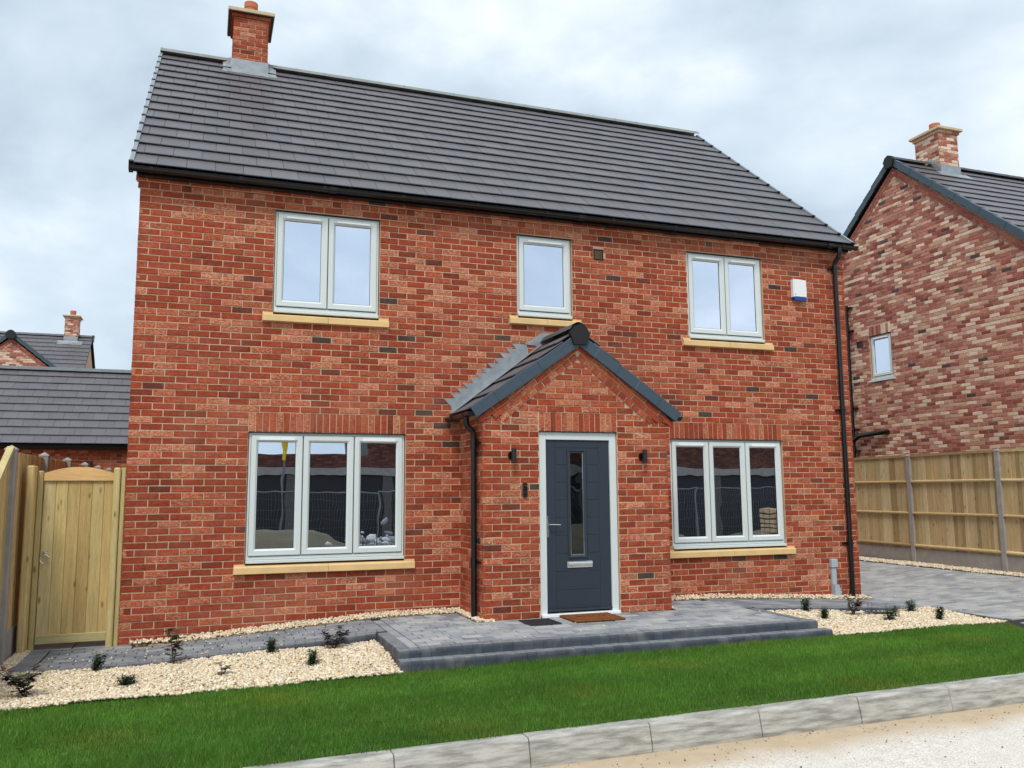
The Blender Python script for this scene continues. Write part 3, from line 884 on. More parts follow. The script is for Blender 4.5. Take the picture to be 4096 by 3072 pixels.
h.cbox(4.503, 4.530, .028, .0424, 1.035, 1.277, .006); h.tube([(4.5165, .03, 1.181), (4.5165, -.012, 1.181)], .011, 12)
h.tube([(4.5165, -.012, 1.181), (4.56, -.016, 1.182), (4.62, -.014, 1.180), (4.652, -.010, 1.178)], [.010, .009, .008, .007], 10)
h.tube([(4.5165, .03, 1.09), (4.5165, .020, 1.09)], .011, 14)
h.build('handle', MAT['chrome'], door_o, smooth=True)
lp = MB(MPF)
lp.cbox(4.748, 5.066, .034, .0424, .686, .758, .003)
prof = [(.034, .700), (.022, .706), (.018, .720), (.018, .738), (.022, .750), (.034, .754)]
m = len(prof); vs = [(4.756, y, z) for y, z in prof] + [(5.058, y, z) for y, z in prof]
lp.add(vs, [(i, i + 1, i + 1 + m, i + m) for i in range(m - 1)] + [tuple(range(m))[::-1], tuple(range(m, 2 * m))])
lp.build('letterbox', MAT['chrome'], door_o)
wb = MB(MPF); wb.prism([(0, 0)] * 0 or [(4.497, .205), (5.30, .205), (5.30, .232), (4.497, .232)], .022, .0424); wb.build('weather_bar', MAT['door'], door_o)

# ---- main roof
roof = MB()
u0, u1 = -.085, W + .085
t = .03
def slab(mb, p, q):  # underlay slab between eave p=(y,z) and ridge q
    mb.prism([(p[0], p[1] - .06), (q[0], q[1] - .06), (q[0], q[1] - .015), (p[0], p[1] - .015)], u0, u1, axis='x')
slab(roof, (EAVE_Y + .03, EAVE_Z + .02), (RIDGE_Y, RIDGE_Z)); slab(roof, (2 * RIDGE_Y - EAVE_Y, EAVE_Z), (RIDGE_Y, RIDGE_Z))
roof_o = roof.build('roof', MAT['gasket'], house)
nS = math.hypot(RIDGE_Y - EAVE_Y, RIDGE_Z - EAVE_Z)
MF = frame_matrix((u0 - .01, EAVE_Y, EAVE_Z - .012), (1, 0, 0), (0, RIDGE_Y - EAVE_Y, RIDGE_Z - EAVE_Z))
NR = 15; GA = nS / NR
tile_slope(roof_o, MF, u1 - u0 + .02, NR, GA, .309, 300, MAT['tile'], xoff=-.05)
MBK = frame_matrix((u1 + .01, 2 * RIDGE_Y - EAVE_Y, EAVE_Z - .012), (-1, 0, 0), (0, -(RIDGE_Y - EAVE_Y), RIDGE_Z - EAVE_Z))
tile_slope(roof_o, MBK, u1 - u0 + .02, NR, GA, .309, 0, MAT['tile'])
for r in range(NR):
    for xx, w_ in ((-.012, .034), (u1 - u0 + .02 - .022, .034)):
        T = MF @ Matrix.Translation((xx, r * GA, 0))
        b = MB(); b.box(-.004, w_ + .004, .020, GA * .86, -.06, .058, T=T); b.build('verge_clip', MAT['verge_clip'], roof_o)
        b = MB(); b.box(-.012, w_ - .002, -.018, .020, -.075, .062, T=T); b.build('verge_end', MAT['black_plastic'], roof_o)
CH0, CH1 = .98, 1.525
ridge_run(roof_o, (u0 - .02, RIDGE_Y, RIDGE_Z + .09), (CH0 - .02, RIDGE_Y, RIDGE_Z + .09), 2, MAT['ridge'], r=.12)
ridge_run(roof_o, (CH1 + .02, RIDGE_Y, RIDGE_Z + .09), (u1 + .02, RIDGE_Y, RIDGE_Z + .09), 18, MAT['ridge'], r=.12)
# chimney
CY0, CY1 = 3.68, 4.38
ch = sub('chimney', house)
b = MB(); b.box(CH0 + .006, CH1 - .006, CY0 + .006, CY1 - .006, 7.95, 9.31); b.build('stack', MAT['mortar'], ch)
cs = []; courses(0, CH1 - CH0, 8.1, 9.23, [], out=cs, z_base=8.1); cside = []; courses(0, CY1 - CY0, 8.1, 9.23, [], out=cside, z_base=8.1)
def chim_bricks(parent, x0, x1, y0, y1, cs, cside, mat, zt, corb):
    mb = MB()
    mats = [(Matrix.Translation((x0, y0, 0)), cs), (Matrix(((-1, 0, 0, x1), (0, -1, 0, y1), (0, 0, 1, 0), (0, 0, 0, 1))), cs),
            (Matrix(((0, 1, 0, x0 + .002), (-1, 0, 0, y1), (0, 0, 1, 0), (0, 0, 0, 1))), cside), (Matrix(((0, -1, 0, x1 - .002), (1, 0, 0, y0), (0, 0, 1, 0), (0, 0, 0, 1))), cside)]
    for M, sp in mats:
        for s in sp:
            T = M @ Matrix.Translation((s[0], -s[5], s[1])); vs, fs = brick_geo(s[2], s[3], rnd)
            mb.add([tuple(T @ Vector(v)) for v in vs], fs, s[6])
    o = mb.build('bricks', mat, parent, kind='stuff')
    for k, e_ in ((0, corb),):
        c = MB()
        nb = 3
        for i in range(nb):
            xa = x0 - e_ + (x1 - x0 + 2 * e_) * i / nb; xb = x0 - e_ + (x1 - x0 + 2 * e_) * (i + 1) / nb
            c.cbox(xa + .003, xb - .003, y0 - e_, y1 + e_, zt, zt + .066, .004, brick_col(BRICK_MAIN if mat is MAT['brick'] else BRICK_SIDE))
        c.build('corbel_course', mat, parent)
chim_bricks(ch, CH0, CH1, CY0, CY1, cs, cside, MAT['brick'], 9.235, .035)
b = MB(); b.cbox(CH0 - .08, CH1 + .08, CY0 - .075, CY1 + .075, 9.290, 9.3045, .003); b.build('cap_soffit', MAT['brown_plastic'], ch)
b = MB(); b.cbox(CH0 - .09, CH1 + .09, CY0 - .085, CY1 + .085, 9.305, 9.365, .006); b.build('capstone', MAT['capstone'], ch)
b = MB(); cx, cy = (CH0 + CH1) / 2, (CY0 + CY1) / 2
b.tube([(cx, cy, 9.36), (cx, cy, 9.60), (cx, cy, 9.605), (cx, cy, 9.70), (cx, cy, 9.702), (cx, cy, 9.60)], [.105, .10, .11, .11, .085, .085], 20); b.build('chimney_pot', MAT['terracotta'], ch, smooth=True)
# lead flashing round the chimney foot
b = MB()
rz = lambda y: EAVE_Z + (y - EAVE_Y) * SL + .05
yy = CY0
b.box(CH0 - .012, CH1 + .012, yy - .012, yy - .004, rz(yy) - .02, rz(yy) + .17)
pts = [(CH0 - .13, yy - .012), (CH1 + .13, yy - .012), (CH1 + .15, yy - .17), (CH0 - .15, yy - .17)]
vs = [(x, y, rz(y) + .004) for x, y in pts] + [(x, y, rz(y) - .004) for x, y in pts]
b.add(vs, [(0, 3, 2, 1), (4, 5, 6, 7)] + [(i, (i + 1) % 4, (i + 1) % 4 + 4, i + 4) for i in range(4)])
for sx in (-1, 1):
    xa = CH0 - .012 if sx < 0 else CH1 + .012; xb = xa + sx * .13
    vs = [(xa, yy - .012, rz(yy) + .02), (xb, yy - .012, rz(yy) + .012), (xb, 4.0, rz(4.0) + .02), (xa, 4.0, rz(4.0) + .09)]
    b.add(vs + [(x, y, z - .006) for x, y, z in vs], [(0, 1, 2, 3), (7, 6, 5, 4)] + [(i, (i + 1) % 4, (i + 1) % 4 + 4, i + 4) for i in range(4)])
b.build('flashing', MAT['lead'], ch)

# ---- gutters and downpipes
def half_gutter(mb, p0, p1, r):
    p0, p1 = Vector(p0), Vector(p1); u = (p1 - p0).normalized(); s = Vector((0, 0, 1)).cross(u)
    n = 10; rows = []
    for p in (p0, p1):
        o_ = [tuple(p + s * (r * math.cos(a)) - Vector((0, 0, r * math.sin(a)))) for a in [math.pi * k / n for k in range(n + 1)]]
        i_ = [tuple(p + s * ((r - .004) * math.cos(a)) - Vector((0, 0, (r - .004) * math.sin(a)))) for a in [math.pi * k / n for k in range(n, -1, -1)]]
        rows.append(o_ + i_)
    m = len(rows[0]); vs = rows[0] + rows[1]
    mb.add(vs, [(i, (i + 1) % m, (i + 1) % m + m, i + m) for i in range(m)] + [tuple(range(m))[::-1], tuple(range(m, 2 * m))])
def disc_end(mb, p, u, r):
    p = Vector(p); u = Vector(u).normalized(); s = Vector((0, 0, 1)).cross(u); n = 10
    a = [tuple(p + s * (r * math.cos(t_)) - Vector((0, 0, r * math.sin(t_)))) for t_ in [math.pi * k / n for k in range(n + 1)]]
    b_ = [tuple(Vector(q) + u * .006) for q in a]; m = len(a)
    mb.add(a + b_, [tuple(range(m))[::-1], tuple(range(m, 2 * m))] + [(i, (i + 1) % m, (i + 1) % m + m, i + m) for i in range(m)])
GYY, GZ = -.170, 5.130
b = MB(); half_gutter(b, (u0 - .02, GYY, GZ), (u1 + .03, GYY, GZ), .051); disc_end(b, (u0 - .022, GYY, GZ), (-1, 0, 0), .053); disc_end(b, (u1 + .03, GYY, GZ), (1, 0, 0), .053)
gut = b.build('gutter', MAT['black_plastic'], house, smooth=True)
b = MB(); b.box(u0 + .06, u1 - .06, -.112, -.048, 5.06, 5.17); b.build('fascia', MAT['black_plastic'], house)
for i in range(11):
    x = .12 + i * .94
    b = MB(); half_gutter(b, (x - .018, GYY, GZ + .002), (x + .018, GYY, GZ + .002), .058); b.box(x - .018, x + .018, GYY + .05, -.04, 5.055, 5.13); b.build('bracket', MAT['black_plastic'], gut)
for x in (2.1, 5.3, 9.3):
    b = MB(); half_gutter(b, (x - .05, GYY, GZ + .001), (x + .05, GYY, GZ + .001), .061); b.build('joint', MAT['black_plastic'], gut)
DX = 9.475
dp = MB()
dp.tube([(DX, GYY, 5.10), (DX, GYY, 4.99), (DX, GYY + .015, 4.965), (DX, -.075, 4.895), (DX, -.06, 4.86), (DX, -.06, 4.78)], .034, 14)
dp.tube([(DX, -.06, 4.80), (DX, -.06, .02)], .034, 14)
dpo = dp.build('downpipe', MAT['black_plastic'], house, smooth=True)
for z in (4.80, 2.70, .80):
    b = MB(); b.tube([(DX, -.06, z - .05), (DX, -.06, z + .05)], .040, 14); b.build('socket', MAT['black_plastic'], dpo, smooth=True)
    b = MB(); b.box(DX - .095, DX + .03, -.03, -.002, z - .012, z + .012); b.box(DX - .03, DX + .03, -.10, -.01, z - .012, z + .012); b.build('clip', MAT['black_plastic'], dpo)

# ---- porch roof
PR = MB()
PRZ, PEZ, PEX = 3.455, 2.47, 1.29
for sgn in (-1, 1):
    pts = [(PC + sgn * PEX, PEZ - .05), (PC, PRZ - .05), (PC, PRZ - .012), (PC + sgn * PEX, PEZ - .012)]
    if sgn > 0: pts = pts[::-1]
    PR.prism(pts, PY - .045, 0.0)
pr_o = PR.build('porch_roof', MAT['gasket'], house)
psl_ = math.hypot(PEX, PRZ - PEZ)
ML_ = frame_matrix((PC - PEX, -.002, PEZ - .006), (0, -1, 0), (PEX, 0, PRZ - PEZ))
tile_slope(pr_o, ML_, -PY + .045, 5, psl_ / 5, .309, 40, MAT['tile'])
MR_ = frame_matrix((PC + PEX, PY - .045, PEZ - .006), (0, 1, 0), (-PEX, 0, PRZ - PEZ))
tile_slope(pr_o, MR_, -PY + .045, 5, psl_ / 5, .309, 40, MAT['tile'])
for sgn in (-1, 1):
    for i in range(5):
        Lg = psl_ / 5
        T = Matrix(((-sgn * PEX / psl_, 0, sgn * (PRZ - PEZ) / psl_, PC + sgn * PEX), (0, 1, 0, PY - .045), ((PRZ - PEZ) / psl_, 0, PEX / psl_, PEZ), (0, 0, 0, 1)))
        b = MB(); x0 = i * Lg - .012; x1 = (i + 1) * Lg - .004
        b.cbox(x0 - .02, x1 - .005, -.024 - .006 * (i % 2), -.002, -.080, .059, .005, T=T @ Matrix.Rotation(.05, 4, 'Y'))
        b.box(x0 - .02, x1 - .005, -.004, .060, .052, .0585, T=T @ Matrix.Rotation(.05, 4, 'Y'))
        b.build('verge_unit', MAT['verge'], pr_o)
ridge_run(pr_o, (PC, 0.0, PRZ + .085), (PC, PY - .05, PRZ + .085), 2, MAT['ridge'], r=.105, col=lin(78, 78, 80))
b = MB(); b.prism([(PC - .085, 3.275), (PC + .085, 3.275), (PC + .128, 3.41), (PC + .075, 3.49), (PC, 3.525), (PC - .075, 3.49), (PC - .128, 3.41)], PY - .10, PY - .045)
b.build('ridge_end_cap', MAT['gasket'], pr_o)
# stepped lead flashing on both slopes
for sgn in (-1, 1):
    b = MB()
    nst = 12
    top = []
    xA, zA = 1.27, 2.535
    xB, zB = .30, 3.325
    for i in range(nst):
        f0, f1 = i / nst, (i + 1) / nst
        xa, za = xA + (xB - xA) * f0, zA + (zB - zA) * f0
        xb, zb = xA + (xB - xA) * f1, zA + (zB - zA) * f1
        vs = [(PC + sgn * (xa + .005), -.006 - .0005 * (i % 2), za - .07), (PC + sgn * (xb - .002), -.006 - .0005 * (i % 2), zb - .07), (PC + sgn * xb, -.006, zb + .095), (PC + sgn * (xa + .125), -.006, zb + .095), (PC + sgn * (xa + .03), -.006, za + .06)]
        if sgn < 0: vs = vs[::-1]
        vv = vs + [(x, .006, z) for x, y, z in vs]
        b.add(vv, [(4, 3, 2, 1, 0), (5, 6, 7, 8, 9)] + [(k, (k + 1) % 5, (k + 1) % 5 + 5, k + 5) for k in range(5)])
    # soaker dressed onto the tiles
    nrm = Vector((sgn * (PRZ - PEZ), 0, PEX)).normalized() * .052
    e0 = Vector((PC + sgn * PEX, -.0, PEZ)) + nrm; r0 = Vector((PC + sgn * .12, 0, PRZ - .12 * (PRZ - PEZ) / PEX)) + nrm
    vs = [tuple(e0), tuple(r0), tuple(r0 + Vector((0, -.15, 0))), tuple(e0 + Vector((0, -.15, 0)))]
    vs += [(x, y, z - .008) for x, y, z in vs]
    b.add(vs, [(0, 1, 2, 3), (7, 6, 5, 4)] + [(k, (k + 1) % 4, (k + 1) % 4 + 4, k + 4) for k in range(4)])
    b.build('step_flashing', MAT['lead'], pr_o)
b = MB(); b.prism([(PC - .34, 3.42), (PC - .2, 3.50), (PC - .1, 3.58), (PC + .1, 3.58), (PC + .2, 3.5), (PC + .34, 3.42), (PC, 3.40)], -.012, .004); b.build('saddle_flashing', MAT['lead'], pr_o)
for sgn in (-1, 1):
    gx = PC + sgn * (PEX + .035)
    b = MB(); half_gutter(b, (gx, -.01, PEZ - .015), (gx, PY - .04, PEZ - .015), .052); disc_end(b, (gx, PY - .04, PEZ - .015), (0, -1, 0), .054); disc_end(b, (gx, -.012, PEZ - .015), (0, 1, 0), .054)
    go = b.build('porch_gutter', MAT['black_plastic'], house, smooth=True)
    for y in (-.25, -.72):
        b = MB(); half_gutter(b, (gx, y + .02, PEZ - .013), (gx, y - .02, PEZ - .013), .06); b.build('bracket', MAT['black_plastic'], go)
gx = PC - PEX - .035; PXP = PX0 - .05
b = MB()
b.tube([(gx, -.72, 2.42), (gx, -.72, 2.33), (gx + .012, -.72, 2.305), (PXP - .01, -.72, 2.245), (PXP, -.72, 2.215), (PXP, -.72, 2.15)], .034, 14)
b.tube([(PXP, -.72, 2.16), (PXP, -.72, .12)], .034, 14)
pd = b.build('porch_downpipe', MAT['black_plastic'], house, smooth=True)
for z in (2.11, .78):
    b = MB(); b.tube([(PXP, -.72, z - .045), (PXP, -.72, z + .045)], .040, 14); b.build('socket', MAT['black_plastic'], pd, smooth=True)
    b = MB(); b.box(PXP + .02, PX0 - .001, -.83, -.70, z - .012, z + .012); b.build('clip', MAT['black_plastic'], pd)

# ---- wall vent and meter duct (parts of the house)
vg = MB(); ring(vg, 5.562, 5.704, 4.618, 4.763, .014, -.012, .02, .003)
vo = vg.build('air_vent', MAT['brown_plastic'], house)
for i in range(8):
    b = MB(); z = 4.634 + i * .0146; b.add([(5.575, -.006, z), (5.691, -.006, z), (5.691, .012, z + .011), (5.575, .012, z + .011), (5.575, -.004, z + .003), (5.691, -.004, z + .003), (5.691, .014, z + .014), (5.575, .014, z + .014)], [(0, 1, 2, 3), (4, 7, 6, 5), (0, 4, 5, 1)]); b.build('slat', MAT['brown_plastic'], vo)
b = MB(); b.box(5.57, 5.70, .012, .03, 4.62, 4.76); b.build('vent_back', MAT['gasket'], vo)
md = MB(); md.cbox(9.150, 9.226, -.045, -.002, .23, .475, .005); md.cbox(9.138, 9.245, -.062, -.002, .468, .585, .008)
md.prism([(9.152, .23), (9.226, .23), (9.262, .13), (9.262, .02), (9.152, .02)], -.085, -.004)
md.build('meter_duct', MAT['grey_plastic'], house)

# ---- things fixed to the wall
def wall_light(x, z, lab):
    t = empty('wall_light', (x, PY, z), lab, 'wall light', 'up and down lights either side of the door')
    b = MB(); b.tube([(x, PY - .002, z), (x, PY - .022, z)], .048, 24); b.tube([(x, PY - .022, z), (x, PY - .055, z)], .014, 12); b.build('back_plate', MAT['black_plastic'], t, smooth=True)
    b = MB(); b.tube([(x, PY - .078, z - .077), (x, PY - .078, z + .077)], .028, 24, caps=False)
    b.tube([(x, PY - .078, z + .077), (x, PY - .078, z + .060)], .024, 24); b.tube([(x, PY - .078, z - .077), (x, PY - .078, z - .060)], .024, 24)
    b.build('tube', MAT['black_satin'], t, smooth=True)
MAT['black_satin'] = plain('black_satin', lin(26, 27, 29), 0.55, var=0.04)
wall_light(4.062, 1.967, 'black cylinder wall light left of the door above the doorbell')
wall_light(5.725, 1.967, 'black cylinder wall light right of the door')
t = empty('doorbell', (4.215, PY, 1.577), 'slim black video doorbell on the brick left of the door', 'doorbell')
b = MB(); b.cbox(4.186, 4.244, PY - .028, PY - .002, 1.497, 1.658, .010); b.build('body', MAT['black_plastic'], t)
for z, r, m_ in ((1.626, .014, 'chrome'), (1.592, .006, 'gasket'), (1.555, .015, 'black_satin'), (1.517, .006, 'chrome')):
    b = MB(); b.tube([(4.215, PY - .027, z), (4.215, PY - .0305, z)], r, 20); b.build('lens' if r > .013 else 'sensor', MAT[m_], t)
t = empty('alarm_box', (8.83, 0, 4.42), 'white burglar alarm box with blue base high on the wall', 'alarm box')
b = MB(); b.prism([(8.715, 4.33), (8.945, 4.33), (8.948, 4.40), (8.945, 4.585), (8.80, 4.592), (8.715, 4.588)], -.055, -.002); b.prism([(8.735, 4.335), (8.925, 4.335), (8.925, 4.58), (8.735, 4.58)], -.068, -.055); b.build('cover', MAT['white_plastic'], t)
b = MB(); b.prism([(8.722, 4.33), (8.94, 4.33), (8.93, 4.282), (8.735, 4.282)], -.06, -.003); b.build('lens', MAT['blue_lens'], t)
b = MB(); b.tube([(8.74, -.068, 4.365), (8.74, -.073, 4.365)], .008, 12); b.build('screw_cap', MAT['grey_plastic'], t)

# ------------------------------------------------------------------ block paving
PAVE = [lin(148, 151, 154), lin(156, 158, 159), lin(136, 140, 146), lin(164, 165, 164), lin(126, 131, 138)]
def block_geo(w, d, h=.05, b=.005):
    x, y = w / 2, d / 2
    vs = [(-x, -y, -h), (x, -y, -h), (x, y, -h), (-x, y, -h), (-x, -y, -b), (x, -y, -b), (x, y, -b), (-x, y, -b), (-x + b, -y + b, 0), (x - b, -y + b, 0), (x - b, y - b, 0), (-x + b, y - b, 0)]
    fs = []
    for k in range(4):
        k2 = (k + 1) % 4; fs += [(k, k2, 4 + k2, 4 + k), (4 + k, 4 + k2, 8 + k2, 8 + k)]
    fs.append((8, 9, 10, 11)); return vs, fs

def pave(parent, blocks, zf, n_obj, pal, mat, name='paving_block'):
    """blocks: (cx, cy, w, d)"""
    rk = sorted(((pixel_area((c[0], c[1], zf(c[0], c[1])), c[2], c[3]), i) for i, c in enumerate(blocks)), reverse=True)
    chosen = set(i for _, i in rk[:n_obj]); variants = {}; rest = MB()
    for i, (cx, cy, w, d) in enumerate(blocks):
        zx = (zf(cx + w / 2, cy) - zf(cx - w / 2, cy)) / w; zy = (zf(cx, cy + d / 2) - zf(cx, cy - d / 2)) / d
        T = Matrix.Translation((cx, cy, (zf(cx + w / 2, cy) + zf(cx - w / 2, cy)) / 2 + rnd.uniform(-.0015, .0015))) @ Matrix.Rotation(-math.atan(zx) + rnd.uniform(-.004, .004), 4, 'Y') @ Matrix.Rotation(math.atan(zy) + rnd.uniform(-.004, .004), 4, 'X')
        if i in chosen:
            key = (round(w, 2), round(d, 2), rnd.randrange(8))
            if key not in variants:
                b = MB(); vs, fs = block_geo(w - .009, d - .009); b.add(vs, fs, jit(rnd.choice(pal), .12)); variants[key] = b.mesh(name, mat)
            o = bpy.data.objects.new(name, variants[key]); COL.objects.link(o); put(o, parent, T)
        else:
            vs, fs = block_geo(w - .009, d - .009); rest.add([tuple(T @ Vector(v)) for v in vs], fs, jit(rnd.choice(pal), .12))
    if rest.v:
        o = bpy.data.objects.new(name + 's', rest.mesh(name + 's', mat)); COL.objects.link(o); put(o, parent, I4); o['kind'] = 'stuff'

def rows_of_blocks(x0, x1, y0, y1, depth, lens, skip=None):
    out = []; y = y0; n = max(1, round((y1 - y0) / depth)); depth = (y1 - y0) / n
    for r in range(n):
        x = x0
        while x < x1 - .02:
            w = rnd.choice(lens) if (x > x0 or r % 2 == 0) else lens[0] * .5
            if x + w > x1 - .06: w = x1 - x
            c = (x + w / 2, y + depth / 2, w, depth)
            if not (skip and skip(c)): out.append(c)
            x += w
        y += depth
    return out

PFY = -2.215                       # patio front face
PLX, PRX = 2.49, 7.10              # patio left / right faces
KY = -1.15                         # front face of the path edging
zpath = lambda x, y: path_z(x)
def in_porch(c): return PX0 - .09 < c[0] < PX1 + .06 and c[1] > PY - .02
def sheet(name, x0, x1, y0, y1, zf, dz, mat, n=30, parent=None, m=6):
    b = MB(); vs = []; fs = []
    for i in range(n + 1):
        for j in range(m + 1):
            x = x0 + (x1 - x0) * i / n; y = y0 + (y1 - y0) * j / m; vs.append((x, y, zf(x, y) + dz))
    for i in range(n):
        for j in range(m): a = i * (m + 1) + j; fs.append((a, a + m + 1, a + m + 2, a + 1))
    b.add(vs, fs); return b.build(name, mat, parent)

patio = empty('patio', (4.8, -1.5, .15), 'raised grey block paved patio with two bullnosed steps before the door', 'patio', kind='structure')
sheet('sand_joints', PLX + .03, PRX - .03, PFY + .03, -.16, zpath, -.006, MAT['sand_joint'], parent=patio)
blk = rows_of_blocks(PLX + .225, PRX - .225, PFY + .127, PY - .003, .128, [.21, .19, .17, .23, .13])
blk += rows_of_blocks(PLX + .225, PX0 - .08, PY, -.17, .128, [.21, .19, .17]); blk += rows_of_blocks(PX1 + .07, PRX - .225, PY, -.17, .128, [.21, .19, .17])
n_ = 8
for xx in (PLX + .176, PRX - .176):
    y = PFY + .127
    while y < -.3:
        blk.append((xx, y + .1, .098, .2)); y += .2
pave(patio, blk, zpath, 300, PAVE, MAT['paver'])

EDGE = [lin(68, 75, 84), lin(73, 79, 87), lin(65, 72, 81), lin(78, 83, 90)]
edge_mesh = {}
def bullnose(v):
    if v not in edge_mesh:
        b = MB(); prof = [(.1255, -.16), (0, -.16), (0, -.032), (.004, -.016), (.014, -.004), (.030, 0), (.1255, 0)]
        vs = []; hw = .0493; c = .0012
        for x, s in ((-hw, c), (-hw + c, 0), (hw - c, 0), (hw, c)): vs += [(x, p + s if p < .1 else p, q - s if q > -.1 else q) for p, q in prof]
        m = len(prof); fs = [tuple(range(m))[::-1], tuple(range(3 * m, 4 * m))]
        for r in range(3):
            for k in range(m): fs.append((r * m + k, r * m + (k + 1) % m, (r + 1) * m + (k + 1) % m, (r + 1) * m + k))
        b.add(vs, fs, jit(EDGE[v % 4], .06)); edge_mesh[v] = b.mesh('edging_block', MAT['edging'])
    return edge_mesh[v]
def edging(parent, p0, p1, zf, n, facing):
    """facing: rotation about Z so that the bullnose (local -y) looks outward"""
    for i in range(n):
        t_ = (i + .5) / n; x = p0[0] + (p1[0] - p0[0]) * t_; y = p0[1] + (p1[1] - p0[1]) * t_
        o = bpy.data.objects.new('edging_block', bullnose(rnd.randrange(8))); COL.objects.link(o)
        sx = math.hypot(p1[0] - p0[0], p1[1] - p0[1]) / n / .1
        dzx = (zf(x + .05, y) - zf(x - .05, y)) / .1
        put(o, parent, Matrix.Translation((x, y, zf(x, y) + .003 + rnd.uniform(-.0015, .0015))) @ Matrix.Rotation(-math.atan(dzx), 4, 'Y') @ Matrix.Rotation(facing, 4, 'Z') @ Matrix.Diagonal((sx, 1, 1, 1)))
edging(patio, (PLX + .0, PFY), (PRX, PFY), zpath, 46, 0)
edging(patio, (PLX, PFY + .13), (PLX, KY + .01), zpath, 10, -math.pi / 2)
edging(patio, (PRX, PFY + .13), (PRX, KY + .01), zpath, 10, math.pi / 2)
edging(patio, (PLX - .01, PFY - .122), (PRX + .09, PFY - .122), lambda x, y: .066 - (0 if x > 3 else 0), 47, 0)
b = MB(); b.box(PLX + .02, PRX - .02, PFY - .05, PFY + .3, -.2, .05); b.build('step_core', MAT['sand_joint'], patio)

path = empty('path', (.8, -.6, 0), 'dark grey block path from the gate to the patio', 'path', kind='structure')
sheet('sand_joints', -.82, PLX + .05, KY + .03, -.12, zpath, -.006, MAT['sand_joint'], parent=path)
DARKP = [lin(122, 127, 133), lin(132, 136, 140), lin(112, 118, 126), lin(140, 143, 145)]
blk = rows_of_blocks(-.62, PLX + .127, KY + .127, -.17, .105, [.21, .21, .19, .23]) 
y = KY + .02
while y < .05: blk.append((-.73, y + .1, .2, .2)); y += .2
blk += rows_of_blocks(-.62, .15, -.165, .04, .1, [.21, .19])
pave(path, blk, zpath, 300, DARKP, MAT['paver'])
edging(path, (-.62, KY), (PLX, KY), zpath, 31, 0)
path2 = empty('path', (8.4, -.6, .1), 'grey block path under the right window leading to the driveway', 'path', kind='structure')
sheet('sand_joints', PRX - .05, W + .2, KY + .03, -.12, zpath, -.006, MAT['sand_joint'], parent=path2)
blk = rows_of_blocks(PRX - .127, W + .1, KY + .127, -.17, .105, [.21, .21, .19, .23])
pave(path2, blk, zpath, 300, DARKP, MAT['paver'])
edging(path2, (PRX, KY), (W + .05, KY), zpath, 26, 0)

drive = empty('driveway', (11.5, 2, .05), 'pale grey dusty block paved driveway beside the house', 'driveway', kind='structure')
def dz(x, y): return drive_z(x, y)
sheet('sand_joints', W + .03, 13.5, -4.3, 12, dz, -.008, MAT['sand_joint'], parent=drive, m=40)
LIGHTP = [lin(158, 158, 157), lin(148, 149, 150), lin(168, 167, 164), lin(138, 140, 142)]
blk = rows_of_blocks(W + .1, 13.05, -2.2, 11.8, .105, [.21])
pave(drive, blk, dz, 300, LIGHTP, MAT['paver'])
b = MB()
for i in range(14):
    x = W + .15 + i * .25; b.cbox(x, x + .245, -2.30, -2.205, drive_z(x, -2.2) - .06, drive_z(x, -2.2) + .004, .004, lin(176, 168, 158))
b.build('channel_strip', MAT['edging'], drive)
blk = []
x = 8.4
while x < 13.4:
    y = -2.41
    while y > -4.3:
        if x > lawn_right(y) + .08: blk.append((x + .05, y - .1, .1, .2))
        y -= .2
    x += .1
apron = empty('driveway_apron', (11, -3.2, -.1), 'darker block apron between the driveway and the road', 'driveway', kind='structure')
sheet('sand_joints', 9.2, 13.5, -4.3, -2.3, dz, -.007, MAT['sand_joint'], parent=apron, m=4)
pave(apron, blk, dz, 100, DARKP, MAT['paver'])

# ------------------------------------------------------------------ gravel
ICO_V = []
ph = (1 + 5 ** .5) / 2
for a, b_ in ((-1, ph), (1, ph), (-1, -ph), (1, -ph)): ICO_V.append((a, b_, 0))
for a, b_ in ((-1, ph), (1, ph), (-1, -ph), (1, -ph)): ICO_V.append((0, a, b_))
for a, b_ in ((-1, ph), (1, ph), (-1, -ph), (1, -ph)): ICO_V.append((b_, 0, a))
ICO_V = np.array(ICO_V) / math.hypot(1, ph)
ICO_F = np.array([(0, 11, 5), (0, 5, 1), (0, 1, 7), (0, 7, 10), (0, 10, 11), (1, 5, 9), (5, 11, 4), (11, 10, 2), (10, 7, 6), (7, 1, 8), (3, 9, 4), (3, 4, 2), (3, 2, 6), (3, 6, 8), (3, 8, 9), (4, 9, 5), (2, 4, 11), (6, 2, 10), (8, 6, 7), (9, 8, 1)])
ICO_V = ICO_V[:, [0, 1, 2]]
